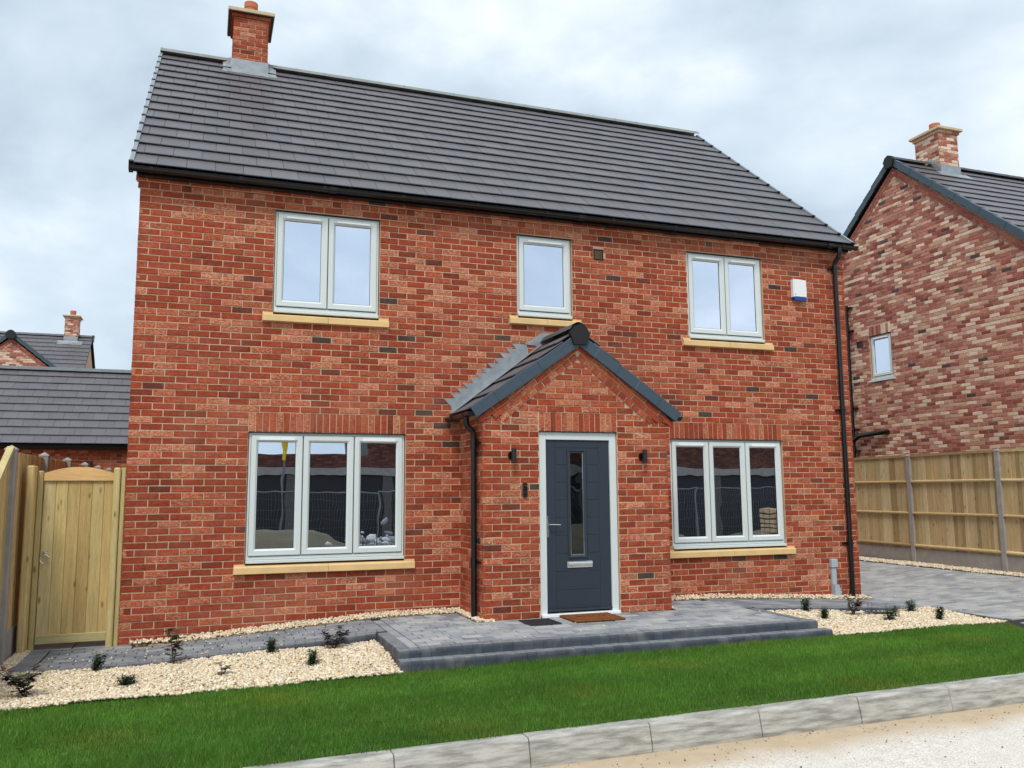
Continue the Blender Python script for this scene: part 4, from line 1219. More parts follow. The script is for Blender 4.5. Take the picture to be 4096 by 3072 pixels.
def stones(name, pts, label, cat, size=(.010, .018), pal=None, mat='gravel'):
    pts = np.asarray(pts); n = len(pts)
    s = NP.uniform(size[0], size[1], (n, 1, 3)); s[:, :, 2] *= .8
    V = ICO_V[None] * s * NP.uniform(.82, 1.12, (n, 12, 1))
    ang = NP.uniform(0, 2 * math.pi, (n, 3))
    c, s_ = np.cos(ang), np.sin(ang)
    x, y, z = V[..., 0], V[..., 1], V[..., 2]
    x, y = x * c[:, :1] - y * s_[:, :1], x * s_[:, :1] + y * c[:, :1]
    t1 = .5 * NP.uniform(-1, 1, (n, 1)); y, z = y * np.cos(t1) - z * np.sin(t1), y * np.sin(t1) + z * np.cos(t1)
    V = np.stack([x, y, z], -1) + pts[:, None, :]
    F = (ICO_F[None] + (np.arange(n) * 12)[:, None, None]).reshape(-1, 3)
    pal = pal or [lin(236, 220, 190), lin(228, 208, 172), lin(242, 232, 210), lin(214, 190, 152), lin(222, 205, 178), lin(205, 190, 170)]
    C = np.array(pal)[NP.integers(0, len(pal), n)] * NP.uniform(.82, 1.08, (n, 1))
    C = np.concatenate([C, np.zeros((n, 1))], 1)
    C = np.repeat(C, 12, 0)
    o = link(name, np_mesh(name, V.reshape(-1, 3), F, C, MAT[mat]))
    tag(o, label, cat, kind='stuff'); return o

def bed_z_left(x, y):
    t_ = min(max((y - (-2.36)) / (KY + 2.36), 0), 1); a = interp(x, EDGE_Z) + .03; k = path_z(x) - (.012 if x < .5 else .012 + min((x - .5) / 1.5, 1) * .045)
    return a + (k - a) * t_ + .012 * math.sin(x * 3.1 + y * 2) * math.sin(y * 4.3)
def bed_z_right(x, y):
    t_ = min(max((y - (-2.30)) / (KY + 2.30), 0), 1); a = interp(x, EDGE_Z) + .03; k = path_z(x) - .035 * (1 if x < 9.2 else max(0, (9.7 - x) / .5))
    return a + (k - a) * t_ + .012 * math.sin(x * 3.3 + 1) * math.sin(y * 4)
def lawn_edge(x): return -2.36 + .025 * math.sin(x * 2.3) + .015 * math.sin(x * 7.1 + 1)
def scatter(n, x0, x1, y0, y1, zf, ok=None):
    out = []
    while len(out) < n:
        x, y = rnd.uniform(x0, x1), rnd.uniform(y0, y1)
        if ok and not ok(x, y): continue
        out.append((x, y, zf(x, y) + rnd.uniform(-.006, .010)))
    return out
sheet('gravel_base', -.93, PLX + .01, -2.34, KY + .02, bed_z_left, -.008, MAT['gravel_bed'], n=40, m=16)['kind'] = 'structure'
stones('gravel_bed', scatter(13500, -.93, PLX - .005, -2.40, KY - .004, bed_z_left, lambda x, y: y > lawn_edge(x) - .02), 'cream gravel bed between the left path and the lawn', 'gravel')
sheet('gravel_base', PRX - .01, 9.72, -2.27, KY + .02, bed_z_right, -.008, MAT['gravel_bed'], n=40, m=16)['kind'] = 'structure'
stones('gravel_bed', scatter(9000, PRX + .005, 9.72, -2.36, KY - .004, bed_z_right, lambda x, y: y > lawn_edge(x) + .05 - .02 and not (x < PRX + .11 and y < PFY + .02)), 'cream gravel bed right of the steps beside the driveway', 'gravel')
def strip_z(x, y): return path_z(x) + .012 + .03 * max(0, (y + .17) / .17)
pts = scatter(1750, .12, PX0 - .01, -.175, -.005, strip_z, lambda x, y: y > -.165 * min(1, x / .8 + .25)) + scatter(1300, PX1 + .01, W + .02, -.175, -.005, strip_z)
pts += scatter(520, PX0 - .085, PX0 - .005, PY - .06, -.1, lambda x, y: path_z(x) + .02) + scatter(120, PX1 + .005, PX1 + .10, PY + .05, -.1, lambda x, y: path_z(x) + .01)
pts += scatter(70, PX0 - .08, PX0 + .12, PY - .05, PY - .005, lambda x, y: path_z(x) + .008)
stones('gravel_strip', pts, 'narrow cream gravel margin along the foot of the house wall', 'gravel')
for a, b_ in ((.3, PX0), (PX1, W + .02)):
    sheet('gravel_base', a, b_, -.17, .01, lambda x, y: path_z(x), .001, MAT['gravel_bed'], n=20, m=2)['kind'] = 'structure'
sheet('gravel_base', PX0 - .09, PX0, PY - .03, -.1, lambda x, y: path_z(x), .004, MAT['gravel_bed'], n=2, m=2)['kind'] = 'structure'
sheet('gravel_base', -.93, -.8, KY, .05, zpath, -.004, MAT['gravel_bed'], n=2, m=4)['kind'] = 'structure'
stones('gravel_strip', scatter(900, -.925, -.81, KY - .02, .05, lambda x, y: path_z(x) + .004), 'cream gravel at the foot of the left fence beside the path', 'gravel')
stones('gravel_strip', scatter(5200, 13.02, 13.46, -1.2, 8.5, lambda x, y: drive_z(x, y) + .012, lambda x, y: x > 13.06 + .03 * math.sin(y * 4)), 'cream gravel margin along the foot of the right fence', 'gravel', size=(.014, .024))
stray = scatter(60, -.6, 2.3, KY, -.2, lambda x, y: path_z(x) + .006) + scatter(22, PLX, PRX, PFY + .1, PY, lambda x, y: path_z(x) + .006) + scatter(25, W, 13, -2.2, 2, lambda x, y: drive_z(x, y) + .006)
stones('stray_stones', stray, 'few stray cream stones scattered over the paving', 'stones', size=(.007, .013))
deb = scatter(900, -1, 9, -5.0, -4.47, lambda x, y: road_z(x) - .002) + scatter(700, -1, 9, -7.5, -4.5, lambda x, y: road_z(x) + .01 * (y + 4.4) / -1.0)
stones('road_grit', deb, 'loose grit and crumbs of mortar on the road beside the kerb', 'grit', size=(.003, .009), pal=[lin(190, 170, 140), lin(160, 150, 138), lin(215, 205, 190), lin(120, 110, 98)])

# ------------------------------------------------------------------ grass
def grass(n, x0, x1, y0, y1, hmin, hmax):
    X = NP.uniform(x0, x1, n); Y = NP.uniform(y0, y1, n)
    ex = -2.36 + .025 * np.sin(X * 2.3) + .015 * np.sin(X * 7.1 + 1)
    ex = np.where((X > PLX - .03) & (X < PRX + .12), PFY - .128, ex + np.where(X > 5, .05, 0))
    keep = (Y < ex + .012) & (X < 9.75 + (Y + 2.25) * .6 + .02) & (Y > -4.315 + .012 * np.sin(X * 9) )
    return X[keep], Y[keep]
X, Y = grass(520000, -1.6, 9.8, -4.33, -2.25, .02, .05)
n = len(X)
lz = np.vectorize(lawn_z)
Zg = lz(X, Y)
H = NP.uniform(.022, .050, n) * (1 + .25 * np.sin(X * 1.7 + Y * 2.3) * np.sin(Y * 3.1 - X))
edge = (Y > -2.5); H = np.where(edge, H * 1.12, H)
H = np.where(Y < -4.2, H * .7, H)
A = NP.uniform(0, 2 * math.pi, n); Wd = NP.uniform(.0013, .0026, n)
lean = NP.uniform(.1, .75, n) * H; LA = NP.uniform(0, 2 * math.pi, n)
P0 = np.stack([X - np.cos(A) * Wd, Y - np.sin(A) * Wd, Zg - .003], 1)
P1 = np.stack([X + np.cos(A) * Wd, Y + np.sin(A) * Wd, Zg - .003], 1)
P2 = np.stack([X + np.cos(LA) * lean, Y + np.sin(LA) * lean, Zg + H], 1)
V = np.stack([P0, P1, P2], 1).reshape(-1, 3)
F = np.arange(3 * n).reshape(-1, 3)
gp_ = np.array([lin(86, 140, 46), lin(100, 152, 52), lin(74, 126, 40), lin(126, 168, 76), lin(104, 144, 48), lin(154, 180, 108)])
gc = gp_[NP.choice(6, n, p=[.28, .24, .2, .1, .13, .05])] * NP.uniform(.8, 1.2, (n, 1))
patch = .5 + .5 * np.sin(X * .9 + 1.3 * np.sin(Y * 1.7 + X * .4)) * np.sin(Y * 2.1 + X * .6)
gc *= (1 + .16 * (patch - .5))[:, None] * np.array([1.0, 1.0, 1.0])
gc[:, 0] *= 1 + .25 * patch * NP.uniform(0, 1, n)
roll = np.floor((Y + 4.3) / .41).astype(int); gc *= np.array([.93, 1.05, .97, 1.06, .95, 1.0, 1.0])[np.clip(roll, 0, 6)][:, None]
yel = np.clip(np.sin(X * 2.7 + 1) * np.sin(Y * 3.3 + X) - .45, 0, 1); gc[:, 0] *= 1 + .6 * yel
C = np.repeat(np.concatenate([gc, np.zeros((n, 1))], 1), 3, 0)
C[0::3, :3] *= 1.0
o = link('grass', np_mesh('grass', V, F, C, MAT['grass'])); tag(o, 'short bright green grass of the front lawn', 'grass', kind='stuff')

# ------------------------------------------------------------------ fences and gate
WOOD = [lin(202, 180, 124), lin(194, 170, 114), lin(210, 190, 136), lin(186, 160, 104), lin(204, 174, 120)]
WOODB = [lin(198, 174, 130), lin(184, 160, 114), lin(210, 188, 144), lin(168, 143, 100), lin(200, 170, 124)]
def post_mesh(h, w=.1):
    b = MB(); a = w / 2
    b.cbox(-a, a, -a, a, -.3, h - .035, .008); b.add([(-a - .004, -a - .004, h - .04), (a + .004, -a - .004, h - .04), (a + .004, a + .004, h - .04), (-a - .004, a + .004, h - .04), (-a - .004, -a - .004, h - .025), (a + .004, -a - .004, h - .025), (a + .004, a + .004, h - .025), (-a - .004, a + .004, h - .025), (0, 0, h + .012)],
          [(3, 2, 1, 0), (0, 1, 5, 4), (1, 2, 6, 5), (2, 3, 7, 6), (3, 0, 4, 7), (4, 5, 8), (5, 6, 8), (6, 7, 8), (7, 4, 8)])
    return b.mesh('post', MAT['concrete'])
def fence(name, label, pts, z0s, h, face, pal, boards_to=10**9, rails_side=1, bw=.1, top_cap=True, gb=.28):
    """pts: post positions (x,y); face: +1 if rails are on the -X side"""
    f = empty(name, (*pts[0], z0s[0]), label, 'fence')
    pm = post_mesh(h + .03)
    for (x, y), z in zip(pts, z0s):
        o = bpy.data.objects.new('post', pm); COL.objects.link(o); put(o, f, Matrix.Translation((x, y, z)))
    bms = {}
    for (p, q, za, zb) in zip(pts, pts[1:], z0s, z0s[1:]):
        a, b_ = Vector((*p, za)), Vector((*q, zb)); d = b_ - a; L = d.length; u = d.normalized()
        T = frame_matrix(a, u, (0, 0, 1))       # x along, y up, z = u x up (horizontal normal)
        n = round((L - .1) / (bw - .012)); pit = (L - .1) / n
        for i in range(n):
            key = rnd.randrange(10)
            if key not in bms:
                b = MB(); hw = bw / 2
                b.add([(-hw, 0, -.006), (hw, 0, -.003), (hw, 0, .003), (-hw, 0, .008), (-hw, 1, -.006), (hw, 1, -.003), (hw, 1, .003), (-hw, 1, .008)],
                      [(3, 2, 1, 0), (4, 5, 6, 7), (0, 1, 5, 4), (1, 2, 6, 5), (2, 3, 7, 6), (3, 0, 4, 7)], jit(rnd.choice(pal), .12)); bms[key] = b.mesh('board', MAT['wood'])
            o = bpy.data.objects.new('board', bms[key]); COL.objects.link(o)
            put(o, f, T @ Matrix.Translation((.05 + (i + .5) * pit, gb, rnd.uniform(-.002, .002))) @ Matrix.Diagonal((1, h - gb - .02, 1, 1)))
        s = -rails_side
        for zz, hh in ((gb + .02, .045), (gb + (h - gb) * .36, .04), (gb + (h - gb) * .70, .04)):
            b = MB(); b.add([tuple(T @ Vector(v)) for v in [(.05, zz, 0), (L - .05, zz, 0), (L - .05, zz + hh * .5, s * .05), (.05, zz + hh * .5, s * .05), (.05, zz + hh, s * .05), (L - .05, zz + hh, s * .05), (L - .05, zz + hh * 1.5, 0), (.05, zz + hh * 1.5, 0)]],
                            [(0, 1, 2, 3), (3, 2, 5, 4), (4, 5, 6, 7), (0, 3, 4, 7), (1, 6, 5, 2)], jit(rnd.choice(pal), .1)); b.build('rail', MAT['wood_h'], f)
        if top_cap:
            b = MB(); b.box(.05, L - .05, h - .022, h + .025, -.03 if s < 0 else -.02, .02 if s < 0 else .03, jit(rnd.choice(pal), .08), T=T); b.build('capping', MAT['wood_h'], f)
        b = MB(); b.cbox(.05, L - .05, -.2, gb, -.022, .022, .004, T=T); b.build('gravel_board', MAT['concrete'], f)
    return f

FXL = -.975
lf_ = fence('garden_fence', 'long treated timber fence with concrete posts running back beside the gate', [(FXL, -.62), (FXL, 1.22), (FXL, 3.05), (FXL, 4.9), (FXL, 6.7), (FXL, 8.55), (FXL, 10.4)], [-.03, -.015, 0, 0, .01, .02, .02], 2.03, 1, WOOD, rails_side=1, top_cap=False)
# raked front panel, dropping towards the road
rf = empty('raked_fence_panel', (FXL, -1.6, -.05), 'sloping timber fence panel in front of the left post, falling towards the road', 'fence panel')
for i in range(20):
    y1 = -.68 - i * .095; y0 = y1 - .1
    zt = lambda y: 1.985 - (-.68 - y) * .62
    if zt(y0) < .75: break
    b = MB(); x = FXL
    b.add([(x - .006, y0, .22), (x + .008, y0, .22), (x + .004, y1, .22), (x - .004, y1, .22), (x - .006, y0, zt(y0)), (x + .008, y0, zt(y0)), (x + .004, y1, zt(y1)), (x - .004, y1, zt(y1))],
          [(3, 2, 1, 0), (4, 5, 6, 7), (0, 1, 5, 4), (1, 2, 6, 5), (2, 3, 7, 6), (3, 0, 4, 7)], jit(rnd.choice(WOOD), .1)); b.build('board', MAT['wood'], rf)
yl = -.68 - 20 * .095
b = MB(); ye = -2.55
b.add([(FXL - .03, -.67, zt(-.67) - .01), (FXL + .03, -.67, zt(-.67) - .01), (FXL + .03, ye, zt(ye) - .01), (FXL - .03, ye, zt(ye) - .01), (FXL - .03, -.67, zt(-.67) + .035), (FXL + .03, -.67, zt(-.67) + .035), (FXL + .03, ye, zt(ye) + .035), (FXL - .03, ye, zt(ye) + .035)],
      [(3, 2, 1, 0), (4, 5, 6, 7), (0, 1, 5, 4), (1, 2, 6, 5), (2, 3, 7, 6), (3, 0, 4, 7)], lin(196, 180, 130)); b.build('capping', MAT['wood'], rf)
b = MB(); b.cbox(FXL - .022, FXL + .022, -2.6, -.67, -.2, .22, .004); b.build('gravel_board', MAT['concrete'], rf)
b = MB(); T = Matrix.Translation((FXL, -2.62, -.06)); o = bpy.data.objects.new('post', post_mesh(1.0)); COL.objects.link(o); put(o, rf, T)

rfn = fence('garden_fence', 'tall treated timber fence with rails and concrete posts beyond the driveway', [(13.24, -3.4), (13.26, -1.32), (13.36, .74), (13.5, 2.82), (13.64, 4.9), (13.78, 6.98), (13.92, 9.06)], [.10, .14, .165, .165, .17, .17, .17], 2.02, 1, WOODB, rails_side=1)

# gate posts and gate
def gate_post(x0, x1, y0, y1, z0, z1, lab, round_left=False):
    b = MB(); b.cbox(x0, x1, y0, y1, z0, z1, .012, jit(lin(200, 178, 124), .05)); o = b.build('gate_post', MAT['wood'])
    tag(o, lab, 'gate post', 'posts of the side gate')
gate_post(-.118, -.052, -.03, .12, -.03, 1.842, 'timber gate post against the corner of the brick wall')
b = MB(); b.cbox(-.048, -.002, .0, .14, -.03, 1.842, .006, lin(190, 168, 116)); tag(b.build('gate_post_packer', MAT['wood']), 'flat timber packer between the gate post and brickwork', 'timber')
gate_post(-.915, -.845, -.14, .06, -.05, 1.86, 'timber gate post beside the left fence')
b = MB(); b.cbox(-.842, -.79, .03, .13, -.03, 1.81, .01, lin(186, 164, 112)); tag(b.build('gate_stop', MAT['wood']), 'rounded timber gate stop beside the latch side of the gate', 'timber')
gate = empty('wooden_gate', (-.45, .08, 0), 'arched top boarded timber side gate with ring latch', 'gate')
GX = [-.785, -.67, -.555, -.44, -.325, -.21, -.122]
for a, b_ in zip(GX, GX[1:]):
    b = MB(); b.cbox(a + .001, b_ - .001, .075, .095, .085, 1.71, .004, jit(rnd.choice(WOOD), .08)); b.build('plank', MAT['wood'], gate)
b = MB(); b.cbox(-.785, -.122, .055, .11, .045, .135, .005, lin(192, 178, 128)); b.build('bottom_rail', MAT['wood_h'], gate)
b = MB(); pts = [(-.785, 1.708), (-.122, 1.708)] + [(-.122 - .663 * t_, 1.785 + .068 * math.sin(math.pi * t_) ** .9) for t_ in [i / 16 for i in range(17)]]
b.prism(pts, .05, .112, lin(222, 178, 122)); b.build('top_rail', MAT['wood_h'], gate)
ri = MB(); cx_, cz_ = -.735, .945
ri.tube([(cx_ + .042 * math.sin(a), .040, cz_ - .042 + .042 * math.cos(a)) for a in [2 * math.pi * k / 24 for k in range(25)]], .006, 8, caps=False)
ri.tube([(cx_, .075, cz_ + .012), (cx_, .045, cz_ + .006)], [.022, .012], 12); ri.box(cx_ - .026, cx_ + .026, .068, .0745, cz_ - .02, cz_ + .035)
ri.build('ring_latch', MAT['chrome'], gate, smooth=True)
side = empty('side_path', (-.45, 1.5, 0), 'large pale slabs leading behind the gate', 'path', kind='structure')
for j in range(4):
    for i in range(2):
        b = MB(); b.cbox(-.86 + i * .43, -.86 + i * .43 + .42, .045 + j * .6, .045 + j * .6 + .59, -.06, -.012, .004); b.build('slab', MAT['concrete'], side)

# ------------------------------------------------------------------ mats
t = empty('door_mat', (4.9, -1.12, .155), 'brown coir doormat lying at the front door', 'doormat')
b = MB(); M_ = Matrix.Translation((4.905, -1.125, .154)) @ Matrix.Rotation(-.02, 4, 'Z'); b.cbox(-.30, .30, -.27, .27, 0, .022, .006, T=M_); b.build('pile', MAT['coir'], t)
b = MB()
for x0, x1, y0, y1 in ((-.26, .26, -.232, -.224), (-.26, .26, .224, .232), (-.26, -.252, -.224, .224), (.252, .26, -.224, .224)): b.box(x0, x1, y0, y1, .0225, .0235, T=M_)
for k in range(6):
    xc = -.15 + k * .06
    b.tube([tuple(M_ @ Vector((xc + .025 * math.sin(a), .03 * math.cos(a * 1.3 + k), .0225))) for a in [i * .5 for i in range(9)]], .0028, 5)
b.build('border_pattern', MAT['coir_dark'], t)
t = empty('scraper_mat', (4.26, -1.21, .154), 'small dark metal scraper mat left of the doormat', 'mat')
b = MB()
for i in range(9): x = 4.085 + i * .0425; b.box(x, x + .008, -1.405, -1.02, .153, .165)
for j in range(9): y = -1.402 + j * .047; b.box(4.088, 4.431, y, y + .006, .1535, .1635)
b.build('grid', MAT['metal_mat'], t)
b = MB(); b.cbox(4.08, 4.44, -1.41, -1.015, .1515, .157, .002); b.build('tray', MAT['metal_mat'], t)

# ------------------------------------------------------------------ plants
def leaf(mb, p, d, up, l, w, col):
    d = Vector(d).normalized(); s = d.cross(Vector(up)).normalized(); n_ = s.cross(d).normalized(); p = Vector(p)
    vs = [p, p + d * l * .3 + s * w * .42 - n_ * w * .05, p + d * l * .7 + s * w * .36 - n_ * w * .12, p + d * l - n_ * w * .3, p + d * l * .7 - s * w * .36 - n_ * w * .12, p + d * l * .3 - s * w * .42 - n_ * w * .05, p + d * l * .5 - n_ * w * .18]
    mb.add([tuple(v) for v in vs], [(0, 1, 6), (1, 2, 6), (2, 3, 6), (3, 4, 6), (4, 5, 6), (5, 0, 6)], col)
BOX = [lin(44, 70, 44), lin(56, 84, 50), lin(36, 58, 38), lin(72, 98, 60)]
DK = [lin(52, 62, 56), lin(66, 78, 62), lin(44, 46, 46), lin(86, 60, 58)]
GRN = [lin(70, 88, 62), lin(92, 108, 80), lin(56, 72, 50), lin(110, 70, 60)]
def shrub(x, y, z, r, h, label, lean=0):
    r *= 1.35; h *= 1.15
    t = empty('box_shrub', (x, y, z), label, 'shrub', 'small evergreen shrubs in the gravel')
    s = MB(); f = MB()
    nst = 9
    for i in range(nst):
        a = i * 2.4; tip = Vector((x + lean * h + r * .7 * math.cos(a) * rnd.uniform(.3, 1), y + r * .7 * math.sin(a) * rnd.uniform(.3, 1), z + h * rnd.uniform(.7, 1)))
        b0 = Vector((x + .01 * math.cos(a), y + .01 * math.sin(a), z - .01)); s.tube([b0, b0.lerp(tip, .6) + Vector((0, 0, .01)), tip], [.003, .002, .001], 5)
        for k in range(58):
            q = b0.lerp(tip, rnd.uniform(.15, 1.02)) + Vector((rnd.gauss(0, r * .22), rnd.gauss(0, r * .22), rnd.gauss(0, .012)))
            leaf(f, q, (rnd.gauss(0, 1), rnd.gauss(0, 1), rnd.uniform(-.2, .9)), (0, 0, 1), rnd.uniform(.018, .030), rnd.uniform(.012, .019), jit(rnd.choice(BOX), .25))
    s.build('stem', MAT['bark'], t); f.build('foliage', MAT['leaf'], t)
def leafy(x, y, z, h, spread, n, lsize, pal, label, stems=3, lean=(0, 0)):
    lsize *= 1.3; spread *= 1.35; h *= 1.1
    t = empty('young_plant', (x, y, z), label, 'plant', 'young leafy plants in the gravel')
    s = MB(); f = MB()
    for i in range(stems):
        a = rnd.uniform(0, 6.28); m_ = rnd.uniform(.4, 1)
        tip = Vector((x + lean[0] + spread * m_ * math.cos(a), y + lean[1] + spread * m_ * math.sin(a), z + h * (rnd.uniform(.55, 1) if i else 1)))
        b0 = Vector((x, y, z - .02)); mid = b0.lerp(tip, .5) + Vector((rnd.uniform(-.02, .02), rnd.uniform(-.02, .02), .03))
        s.tube([b0, mid, tip], [.004, .003, .0015], 6)
        for k in range(int(3.0 * n) // stems):
            u_ = rnd.uniform(.2, 1.0); q = (b0.lerp(mid, u_ * 2) if u_ < .5 else mid.lerp(tip, u_ * 2 - 1))
            an = rnd.uniform(0, 6.28)
            leaf(f, q, (math.cos(an), math.sin(an), rnd.uniform(-.25, .7)), (0, 0, 1), lsize * rnd.uniform(.7, 1.15), lsize * rnd.uniform(.5, .68), jit(rnd.choice(pal), .2))
    s.build('stem', MAT['bark'], t); f.build('leaves', MAT['leaf'], t)
zl = lambda x, y: bed_z_left(x, y) + .004
zr = lambda x, y: bed_z_right(x, y) + .004
def P(f, x, y): return x, y, f(x, y)
leafy(*P(zl, -.50, -2.02), .24, .17, 36, .06, DK, 'sprawling dark leaved plant at the left corner of the gravel bed', 6, (-.05, 0))
shrub(*P(zl, -.09, -1.25), .05, .13, 'small shrub on the edge of the path nearest the gate', lean=.3)
shrub(*P(zl, .23, -1.93), .065, .06, 'low flat shrub in the middle of the left gravel bed')
leafy(*P(zl, .58, -1.25), .30, .05, 26, .062, GRN, 'tall upright leafy sprig beside the left path', 2, (0, 0))
leafy(*P(zl, .985, -1.93), .10, .05, 8, .042, GRN, 'tiny sparse seedling near the lawn in the left gravel bed', 2)
shrub(*P(zl, 1.45, -1.25), .045, .11, 'compact shrub beside the bullnosed path edging')
shrub(*P(zl, 1.775, -1.80), .06, .115, 'compact shrub in the gravel nearest the step')
leafy(*P(zl, 2.05, -1.30), .17, .13, 34, .055, DK, 'bushy purplish plant in the corner of the path and patio', 6)
shrub(*P(zr, 7.72, -1.24), .06, .15, 'compact shrub nearest the patio in the right gravel bed')
shrub(*P(zr, 7.68, -1.62), .05, .11, 'compact shrub in front, nearest the right end of the step')
leafy(*P(zr, 8.22, -1.48), .24, .09, 36, .055, GRN, 'tall leafy plant in the right bed in front of the downpipe', 5)
shrub(*P(zr, 8.42, -1.86), .075, .12, 'broad dark shrub in the middle of the right gravel bed')
leafy(*P(zr, 8.66, -1.70), .13, .05, 10, .045, DK, 'sparse reddish sprig beside the broad dark shrub', 3)
shrub(*P(zr, 9.27, -1.32), .07, .12, 'rounded shrub at the back of the right bed by the driveway')
shrub(*P(zr, 9.03, -2.0), .05, .12, 'compact shrub nearest the right tip of the gravel bed')
t = empty('bare_twigs', P(zr, 8.72, -1.28), 'two bare brown twigs sticking out of the right gravel bed', 'twigs')
b = MB(); z_ = zr(8.72, -1.28)
for dx, hh in ((0, .16), (.06, .15), (.27, .11)):
    b.tube([(8.62 + dx, -1.28, z_ - .02), (8.62 + dx + .01, -1.28, z_ + hh * .6), (8.62 + dx - .01, -1.29, z_ + hh)], [.003, .002, .001], 5); b.tube([(8.62 + dx + .01, -1.28, z_ + hh * .6), (8.62 + dx + .04, -1.28, z_ + hh * .9)], [.002, .001], 5)
b.build('twig', MAT['bark'], t)
b = MB(); z_ = zr(8.6, -1.4); b.add([(8.40, -1.34, z_ + .012), (8.60, -1.30, z_ + .03), (8.86, -1.40, z_ + .016), (8.84, -1.48, z_ + .008), (8.58, -1.46, z_ + .022), (8.42, -1.42, z_ + .012)] + [(x, y, z_ - .02) for x, y in ((8.40, -1.34), (8.60, -1.30), (8.86, -1.40), (8.84, -1.48), (8.58, -1.46), (8.42, -1.42))],
    [(5, 4, 3, 2, 1, 0)] + [(i, (i + 1) % 6, (i + 1) % 6 + 6, i + 6) for i in range(6)]); tag(b.build('slate_piece', MAT['slate']), 'flat dark slate lying in the right gravel bed', 'stone')

# ------------------------------------------------------------------ generic neighbour pieces
def chimney(parent, x0, x1, y0, y1, zb, zt, pot_h=.2, mat='brick_far', pal=BRICK_SIDE):
    c = sub('chimney', parent)
    b = MB(); b.box(x0 + .006, x1 - .006, y0 + .006, y1 - .006, zb, zt); b.build('stack', MAT['mortar'], c)
    cs = courses(0, x1 - x0, zb, zt - .07, [], pal, z_base=zb); cd_ = courses(0, y1 - y0, zb, zt - .07, [], pal, z_base=zb)
    chim_bricks(c, x0, x1, y0, y1, cs, cd_, MAT[mat], zt - .068, .035)
    b = MB(); b.cbox(x0 - .09, x1 + .09, y0 - .09, y1 + .09, zt, zt + .06, .006); b.build('capstone', MAT['capstone'], c)
    cx, cy = (x0 + x1) / 2, (y0 + y1) / 2
    b = MB(); b.tube([(cx, cy, zt + .05), (cx, cy, zt + .06 + pot_h * .6), (cx, cy, zt + .065 + pot_h * .6), (cx, cy, zt + .06 + pot_h), (cx, cy, zt + .062 + pot_h), (cx, cy, zt + pot_h - .1)], [.115, .108, .12, .12, .09, .09], 18); b.build('chimney_pot', MAT['terracotta'], c, smooth=True)
    return c

def verge_units(parent, M, half, rise, n, sgn):
    """M: facade matrix (local x right, y inward, z up), apex at local origin"""
    Ls = math.hypot(half, rise) / n; cx, sz = half / (Ls * n), rise / (Ls * n)
    for i in range(n):
        T = M @ Matrix(((sgn * cx, 0, sgn * sz, 0), (0, 1, 0, 0), (-sz, 0, cx, 0), (0, 0, 0, 1))) @ Matrix.Rotation(0, 4, 'Y') @ Matrix.Translation((i * Ls, 0, 0)) @ Matrix.Rotation(-.045, 4, 'Y') @ Matrix.Translation((-i * Ls, 0, 0))
        b = MB(); b.cbox(i * Ls + .006, (i + 1) * Ls + .012, -.024 - .006 * (i % 2), -.002, -.085, .058, .004, T=T); b.box(i * Ls + .006, (i + 1) * Ls + .012, -.004, .08, .050, .0575, T=T)
        b.build('verge_unit', MAT['verge'], parent)

def rake_rows(specs, apex_z, slope, half, pal, cx=0.0):
    ang = math.atan(slope)
    for off, ln, pr in ((.0, .1125, .014), (.097, .225, .028)):
        for sgn in (-1, 1):
            x = .0
            while x < half:
                xm = x + ln * math.cos(ang) / 2
                specs.append((cx + sgn * xm, apex_z + .048 + off - slope * xm, ln - .01, .065, -sgn * ang, pr, brick_col(pal), False)); x += ln * math.cos(ang)

# ------------------------------------------------------------------ neighbour on the right
NX, NA, NAZ, NSL, NH = 15.2, 4.45, 8.93, .85, 4.0
nb = empty('brick_house', (19.5, NA, 0), 'mottled pinkish brick house with bare gable beyond the right fence', 'house')
MN = Matrix(((0, 1, 0, NX), (-1, 0, 0, NA), (0, 0, 1, 0), (0, 0, 0, 1)))      # local x = NA - Y
NEZ = NAZ - NSL * NH
NW = (-1.04, -.38, 4.02, 5.07)
w_ = MB(MN)
core_wall(w_, -NH + .008, NH - .008, 0, NEZ - .1, .0055, .11, [NW])
w_.prism([(-NH + .008, NEZ - .1), (NH - .008, NEZ - .1), (0, NAZ - .16)], .008, .11)
w_.box(-NH + .008, -NH + .1, .11, 9, 0, NEZ - .1); w_.box(NH - .1, NH - .008, .11, 9, 0, NEZ - .1); w_.box(-NH, NH, 9, 9.1, 0, NEZ - .1)
w_.box(-NH + .15, NH - .15, 2.0, 2.1, 0, NEZ - .1); w_.box(-NH + .15, NH - .15, .12, 2.0, 5.2, 5.3); w_.box(-NH + .15, NH - .15, .12, 2.0, 2.6, 2.7)
nwall = w_.build('wall', MAT['mortar'], nb)
ins = NAZ - .36
def nlim(z):
    if z < ins - NSL * NH: return (-NH, NH)
    h_ = max((ins - z) / NSL, 0); return (-min(h_, NH), min(h_, NH))
sp = courses(-NH, NH, 0.075, 8.6, [(NW[0], NW[1], NW[2], NW[3] + .225)], BRICK_SIDE, xlim=nlim, z_base=0)
soldiers(NW[0], NW[1], NW[3], NW[3] + .225, 9, BRICK_SIDE, out=sp)
rake_rows(sp, ins, NSL, NH, BRICK_RAKE)
place_bricks([(sp, MN, nwall)], 300, MAT['brick_far'])
rkm = MB(MN)
for sgn in (-1, 1):
    for off, pr in ((0, .006), (.097, .02)):
        pts = [(0, ins + off), (sgn * NH, ins + off - NSL * NH), (sgn * NH, ins + off + .097 - NSL * NH), (0, ins + off + .097)]
        if sgn > 0: pts = pts[::-1]
        rkm.prism(pts, -pr, .05)
rkm.build('gable_corbel', MAT['mortar'], nb)
window(nb, MN, NW[0] + .01, NW[1] - .01, NW[2] + .06, NW[3] - .01, 1, (0,), None, y=.03)
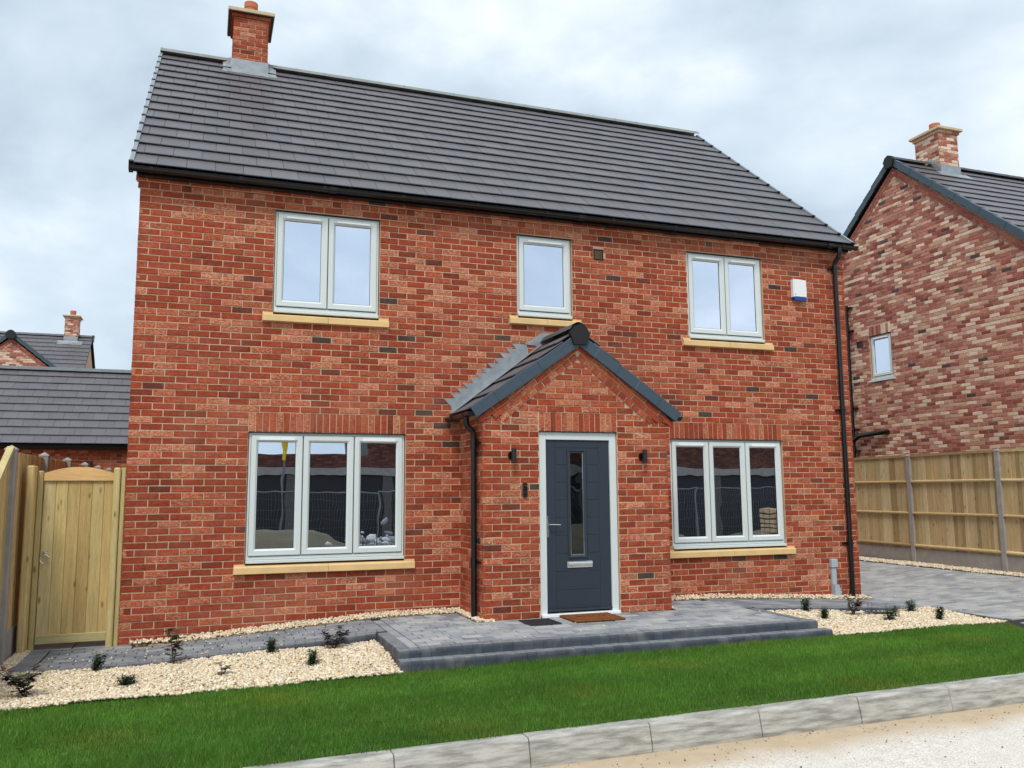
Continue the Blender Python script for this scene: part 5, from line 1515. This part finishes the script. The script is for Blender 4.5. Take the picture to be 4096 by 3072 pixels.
b = MB(MN); b.cbox(NW[0] - .06, NW[1] + .06, -.03, .05, NW[2] - .02, NW[2] + .018, .004); b.build('window_board', MAT['frame'], nb)
nr = MB(MN)
for sgn in (-1, 1):
    pts = [(0, NAZ - .07), (sgn * (NH + .15), NAZ - .07 - NSL * (NH + .15)), (sgn * (NH + .15), NAZ - .02 - NSL * (NH + .15)), (0, NAZ - .02)]
    if sgn > 0: pts = pts[::-1]
    nr.prism(pts, -.07, 9.2)
nroof = nr.build('roof', MAT['gasket'], nb)
nls = math.hypot(NH + .15, NSL * (NH + .15)); nrow = 15
MS = frame_matrix((NX - .07, NA - NH - .15, NAZ - NSL * (NH + .15) - .01), (1, 0, 0), (0, NH + .15, NSL * (NH + .15)))
tile_slope(nroof, MS, 9.2, nrow, nls / nrow, .309, 300, MAT['tile'])
MS2 = frame_matrix((NX + 9.1, NA + NH + .15, NAZ - NSL * (NH + .15) - .01), (-1, 0, 0), (0, -(NH + .15), NSL * (NH + .15)))
tile_slope(nroof, MS2, 9.2, nrow, nls / nrow, .309, 0, MAT['tile'])
MV = MN @ Matrix.Translation((0, -.07, NAZ))
verge_units(nroof, MV, NH + .15, NSL * (NH + .15), 15, 1); verge_units(nroof, MV, NH + .15, NSL * (NH + .15), 15, -1)
ridge_run(nroof, (NX - .07, NA, NAZ + .085), (16.22, NA, NAZ + .085), 2, MAT['ridge'], r=.12, col=lin(80, 82, 84)); ridge_run(nroof, (16.83, NA, NAZ + .085), (NX + 9.1, NA, NAZ + .085), 17, MAT['ridge'], r=.12, col=lin(80, 82, 84))
b = MB(MN); b.prism([(-.10, NAZ - .18), (.10, NAZ - .18), (.15, NAZ - .02), (.09, NAZ + .07), (0, NAZ + .11), (-.09, NAZ + .07), (-.15, NAZ - .02)], -.14, -.07); b.build('ridge_end_cap', MAT['gasket'], nroof)
nch = chimney(nb, 16.25, 16.80, 4.10, 4.80, 8.40, 9.68, .24)
b = MB(); nz_ = lambda y: NAZ - NSL * abs(NA - y) + .045
b.box(16.235, 16.815, 4.084, 4.096, nz_(4.1) - .03, nz_(4.1) + .17)
for x0, x1 in ((16.08, 16.97),):
    vs = [(x0, 4.09, nz_(4.09) + .01), (x1, 4.09, nz_(4.09) + .01), (x1 + .02, 3.92, nz_(3.92) + .004), (x0 - .02, 3.92, nz_(3.92) + .004)]
    b.add(vs + [(x, y, z - .008) for x, y, z in vs], [(0, 3, 2, 1), (4, 5, 6, 7)] + [(i, (i + 1) % 4, (i + 1) % 4 + 4, i + 4) for i in range(4)])
vs = [(16.24, 4.09, nz_(4.09) + .16), (16.24, 4.40, nz_(4.40) + .17), (16.24, 4.45, nz_(4.45) + .02), (16.24, 4.09, nz_(4.09) - .02)]
b.add(vs + [(x - .008, y, z) for x, y, z in vs], [(0, 1, 2, 3), (7, 6, 5, 4)] + [(i, (i + 1) % 4, (i + 1) % 4 + 4, i + 4) for i in range(4)])
b.build('flashing', MAT['lead'], nch)
SPY = 6.10
b = MB(); b.tube([(NX - .09, SPY, 0.1), (NX - .09, SPY, 5.88)], .055, 16); b.tube([(NX - .09, SPY, 2.68), (NX - .09, 5.9, 2.79), (NX - .09, 5.14, 2.83), (NX - .07, 5.09, 2.83), (NX + .02, 5.09, 2.83)], .055, 14)
so2 = b.build('soil_pipe', MAT['black_plastic'], nb, smooth=True)
for z in (5.86, 5.30, 3.45, 2.95, 2.45):
    b = MB(); b.tube([(NX - .09, SPY, z - .05), (NX - .09, SPY, z + .05)], .063, 16); b.build('socket', MAT['black_plastic'], so2, smooth=True)
    b = MB(); b.box(NX - .09, NX - .001, SPY - .14, SPY + .03, z - .015, z + .015); b.build('clip', MAT['black_plastic'], so2)
b = MB(MN); ring(b, NA - 5.87, NA - 5.71, 4.86, 5.01, .02, -.03, .01, .004); b.box(NA - 5.86, NA - 5.72, -.01, .01, 4.87, 5.0); b.build('air_vent', MAT['brown_plastic'], nb)

# ------------------------------------------------------------------ garage at the back left
GY, GEZ, GRY, GRZ, GX0_, GX1_ = 11.0, 2.66, 13.4, 4.60, -7.6, 4.6
ga = empty('garage', (-2, 13, 0), 'low brick garage with grey tiled roof behind the left fence', 'garage')
MG = Matrix.Translation((0, GY + .14, 0))
GD = (-6.4, -3.22, 0, 2.06)
w_ = MB(MG); core_wall(w_, GX0_ + .008, GX1_ - .008, -.1, 2.62, .008, .11, [GD])
w_.box(GX0_, GX0_ + .1, .11, 4.6, -.1, 2.6); w_.box(GX1_ - .1, GX1_, .11, 4.6, -.1, 2.6); w_.box(GX0_, GX1_, 4.6, 4.7, -.1, 2.6)
for xx in (GX0_ + .01, GX1_ - .09): w_.prism([(.11, 2.6), (4.6, 2.6), (2.3, 4.45)], xx, xx + .08, axis='x')
gw = w_.build('wall', MAT['mortar'], ga)
sp = courses(GX0_, GX1_, 0, 2.40, [(GD[0], GD[1], 0, GD[3] + .225)], BRICK_MAIN)
courses(GX0_, GX1_, 2.40, 2.475, [], out=sp, header=True, proud=.022); courses(GX0_, GX1_, 2.475, 2.625, [], out=sp, proud=.045)
soldiers(GD[0], GD[1], GD[3], GD[3] + .225, 42, out=sp)
place_bricks([(sp, MG, gw)], 120, MAT['brick'])
b = MB(MG)
for i in range(8): b.cbox(GD[0] + .05, GD[1] - .05, .03, .07, i * .255, i * .255 + .25, .01)
b.build('garage_door', MAT['dark_sheet'], ga)
gr = MB()
gr.prism([(GY, GEZ - .06), (GRY, GRZ - .06), (GRY, GRZ - .015), (GY, GEZ - .015)], GX0_ - .08, GX1_ + .08, axis='x'); gr.prism([(2 * GRY - GY, GEZ - .06), (GRY, GRZ - .06), (GRY, GRZ - .015), (2 * GRY - GY, GEZ - .015)][::-1], GX0_ - .08, GX1_ + .08, axis='x')
gro = gr.build('roof', MAT['gasket'], ga)
gls = math.hypot(GRY - GY, GRZ - GEZ)
tile_slope(gro, frame_matrix((GX0_ - .08, GY, GEZ), (1, 0, 0), (0, GRY - GY, GRZ - GEZ)), GX1_ - GX0_ + .16, 10, gls / 10, .309, 300, MAT['tile'])
tile_slope(gro, frame_matrix((GX1_ + .08, 2 * GRY - GY, GEZ), (-1, 0, 0), (0, -(GRY - GY), GRZ - GEZ)), GX1_ - GX0_ + .16, 10, gls / 10, .309, 0, MAT['tile'])
ridge_run(gro, (GX0_ - .1, GRY, GRZ + .085), (GX1_ + .1, GRY, GRZ + .085), 27, MAT['ridge'], r=.11, col=lin(108, 114, 116))
b = MB(); half_gutter(b, (GX0_ - .1, GY - .05, GEZ - .04), (GX1_ + .1, GY - .05, GEZ - .04), .056); b.build('gutter', MAT['black_plastic'], ga, smooth=True)
b = MB(); b.box(GX0_, GX1_, GY + .0, GY + .09, GEZ - .10, GEZ - .01); b.build('fascia', MAT['black_plastic'], ga)
b = MB(MG); b.cbox(-1.66, -1.56, -.10, -.002, 2.16, 2.30, .01); b.build('outside_lamp', MAT['black_satin'], ga)

# ------------------------------------------------------------------ house far behind on the left
rh = empty('brick_house', (-9, 31, 0), 'distant buff brick house with gabled bay behind the garage roof', 'house')
RX0, RX1, RYE, RYR, REZ, RRZ = -18.0, -3.99, 27.0, 31.0, 5.25, 8.42
w_ = MB(); w_.box(RX0 + .1, RX1 - .1, RYE + .15, 34.8, 0, 5.2)
w_.prism([(RYE + .15, 5.2), (34.8, 5.2), (31, 8.25)], RX1 - .2, RX1 - .1, axis='x'); w_.prism([(RYE + .15, 5.2), (34.8, 5.2), (31, 8.25)], RX0 + .1, RX0 + .2, axis='x')
# bay gable
BX, BH, BAZ, BSL = -6.19, 2.6, 7.60, .81
w_.prism([(BX - BH, 0), (BX + BH, 0), (BX + BH, BAZ - .15 - BSL * BH), (BX, BAZ - .15), (BX - BH, BAZ - .15 - BSL * BH)], 26.108, 26.3)
w_.box(BX - BH, BX + BH, 26.3, 27.2, 0, 5.2)
rw = w_.build('wall', MAT['mortar'], rh)
MRH = Matrix.Translation((0, 26.1, 0))
bin_ = BAZ - .34
def blim(z):
    h_ = (bin_ - z) / BSL; return (BX - max(min(h_, BH), 0), BX + max(min(h_, BH), 0))
sp = courses(BX - BH, BX + BH, 2.4, 7.4, [], BRICK_SIDE, xlim=blim); rake_rows(sp, bin_, BSL, BH, BRICK_RAKE, cx=BX)
place_bricks([(sp, MRH, rw)], 60, MAT['brick_far'])
rr = MB()
rr.prism([(RYE, REZ - .06), (RYR, RRZ - .06), (RYR, RRZ - .015), (RYE, REZ - .015)], RX0, RX1, axis='x'); rr.prism([(35, REZ - .06), (RYR, RRZ - .06), (RYR, RRZ - .015), (35, REZ - .015)][::-1], RX0, RX1, axis='x')
for sgn in (-1, 1):
    pts = [(BX, BAZ - .06), (BX + sgn * 2.75, BAZ - .06 - BSL * 2.75), (BX + sgn * 2.75, BAZ - .02 - BSL * 2.75), (BX, BAZ - .02)]
    rr.prism(pts if sgn < 0 else pts[::-1], 26.03, 30.0)
rro = rr.build('roof', MAT['gasket'], rh)
rl = math.hypot(RYR - RYE, RRZ - REZ)
tile_slope(rro, frame_matrix((RX0, RYE, REZ), (1, 0, 0), (0, RYR - RYE, RRZ - REZ)), RX1 - RX0, 15, rl / 15, .309, 300, MAT['tile'])
bl = math.hypot(2.75, BSL * 2.75)
tile_slope(rro, frame_matrix((BX + 2.75, 26.03, BAZ - BSL * 2.75), (0, 1, 0), (-2.75, 0, BSL * 2.75)), 3.6, 10, bl / 10, .309, 0, MAT['tile'])
MV = Matrix.Translation((BX, 26.03, BAZ))
verge_units(rro, MV, 2.75, BSL * 2.75, 10, 1); verge_units(rro, MV, 2.75, BSL * 2.75, 10, -1)
b = MB(); b.prism([(BX - .13, BAZ - .2), (BX + .13, BAZ - .2), (BX + .19, BAZ - .02), (BX + .1, BAZ + .1), (BX, BAZ + .14), (BX - .1, BAZ + .1), (BX - .19, BAZ - .02)], 25.93, 26.03); b.build('ridge_end_cap', MAT['gasket'], rro)
ridge_run(rro, (RX0, RYR, RRZ + .085), (RX1 + .05, RYR, RRZ + .085), 31, MAT['ridge'], r=.12, col=lin(100, 104, 106))
b = MB(); b.box(RX1 - .01, RX1 + .05, RYR - .14, RYR + .14, RRZ - .18, RRZ + .09); b.build('ridge_end', MAT['black_plastic'], rro)
rch = chimney(rh, -5.08, -4.56, 30.65, 31.35, 7.9, 9.25, .26)
b = MB()
vs = [(-5.30, 30.62, 8.18), (-4.34, 30.62, 8.18), (-4.34, 30.38, 7.99), (-5.30, 30.38, 7.99)]
b.add(vs + [(x, y, z - .01) for x, y, z in vs], [(0, 3, 2, 1), (4, 5, 6, 7)] + [(i, (i + 1) % 4, (i + 1) % 4 + 4, i + 4) for i in range(4)]); b.box(-5.09, -4.55, 30.63, 30.64, 8.1, 8.36); b.build('flashing', MAT['lead'], rch)

# ------------------------------------------------------------------ the building site across the road (seen mirrored in the panes)
ob = empty('part_built_house', (12, -24, 0), 'part built brick house across the road mirrored in the ground floor windows', 'house')
MAT['pier'] = plain('pier', lin(96, 92, 88), 0.9, var=0.15)
b = MB(); b.box(-2, 6.6, -28, -22.02, -.4, 3.0); b.box(6.6, 30, -28, -22.02, -.4, 5.6)
core = b.build('wall', MAT['dark_sheet'], ob)
MO = Matrix(((-1, 0, 0, 30), (0, -1, 0, -22), (0, 0, 1, 0), (0, 0, 0, 1)))
sp = courses(0, 32, 2.55, 3.0, [], [((120, 78, 66), 0, 3), ((100, 66, 58), 0, 3)], simple=True)
courses(0, 23.4, 3.0, 5.55, [], out=sp, pal=[((120, 78, 66), 0, 3), ((100, 66, 58), 0, 3), ((86, 60, 54), 0, 2)], simple=True)
place_bricks([(sp, MO, core)], 0, MAT['brick_far'])
b = MB(); b.box(-2.1, 30.1, -22.1, -21.9, 2.2, 2.52); b.build('floor_edge', MAT['concrete'], ob)
for i in range(9):
    b = MB(); x = 0 + i * 3.6; b.box(x, x + .35, -22.06, -21.95, -.4, 2.2); b.build('pier', MAT['pier'], ob)
for i in range(6):
    x = 3.4 + i * 4.3
    t = empty('scaffold_pole', (x, -20.8, -.4), 'scaffold pole with yellow sleeve standing before the part built house', 'pole', 'scaffold poles of the site across the road')
    b = MB(); b.tube([(x, -20.8, -.4), (x, -20.8, 6.2)], .03, 8); b.build('tube', MAT['galv'], t)
    b = MB(); b.tube([(x, -20.8, 2.75), (x + .05, -20.8, 3.35), (x, -20.8, 3.8)], [.05, .09, .05], 8); b.build('sleeve', MAT['yellow'], t)
for i in range(8):
    x0 = 2.0 + i * 3.45
    t = empty('mesh_fence_panel', (x0, -14, -.4), 'temporary wire mesh fence panel across the road', 'fence panel', 'temporary mesh fence panels across the road')
    T = Matrix.Translation((x0, -14, -.4)) @ Matrix.Rotation(rnd.uniform(-.12, .12), 4, 'Z') @ Matrix.Rotation(rnd.uniform(-.03, .03), 4, 'Y')
    b = MB(T)
    for p, q in (((0, 0), (0, 2)), ((3.4, 0), (3.4, 2)), ((0, 2), (3.4, 2)), ((0, .1), (3.4, .1))): b.tube([(p[0], 0, p[1]), (q[0], 0, q[1])], .02, 6)
    b.build('panel_frame', MAT['galv'], t)
    b = MB(T)
    for k in range(44): xx = .076 * (k + 1); b.box(xx, xx + .0035, -.003, .002, .1, 2.0)
    for k in range(7): b.box(0, 3.4, .003, .007, .3 + k * .25, .3035 + k * .25)
    b.build('wires', MAT['galv'], t)
b = MB(); vs = []; fs = []
for i in range(25):
    for j in range(9):
        x = 2 + 26 * i / 24; y = -20 + 4.4 * j / 8
        hh = max(0, math.sin(math.pi * j / 8)) * (.55 + .45 * math.sin(x * .55 + .6) + .15 * math.sin(x * 1.9)) ; vs.append((x, y, -.42 + max(hh, 0)))
for i in range(24):
    for j in range(8): a = i * 9 + j; fs.append((a, a + 9, a + 10, a + 1))
MAT['spoil'] = plain('spoil', lin(96, 90, 70), 0.97, bump=0.8, bscale=12, var=0.25, vscale=1.5)
b.add(vs, fs); tag(b.build('earth_mound', MAT['spoil'], kind='structure'), 'long low mound of spoil across the road', 'earth mound')
t = empty('timber_stack', (20.6, -17.5, -.4), 'stack of sawn timber across the road mirrored in the right window', 'timber stack')
for k in range(8):
    for j in range(3):
        b = MB(); b.cbox(19.2, 22.2, -15.4 + j * .3, -15.14 + j * .3, -.4 + k * .17, -.28 + k * .17, .004, jit(lin(190, 165, 130), .12)); b.build('plank', MAT['wood_h'], t)
stones('rubble_heap', [(rnd.gauss(5.9, .5), -15.6 + rnd.gauss(0, .35), -.25 + abs(rnd.gauss(0, .22))) for _ in range(260)], 'heap of pale broken blocks across the road', 'rubble', size=(.06, .15), pal=[lin(190, 190, 190), lin(165, 165, 168), lin(210, 208, 204)])
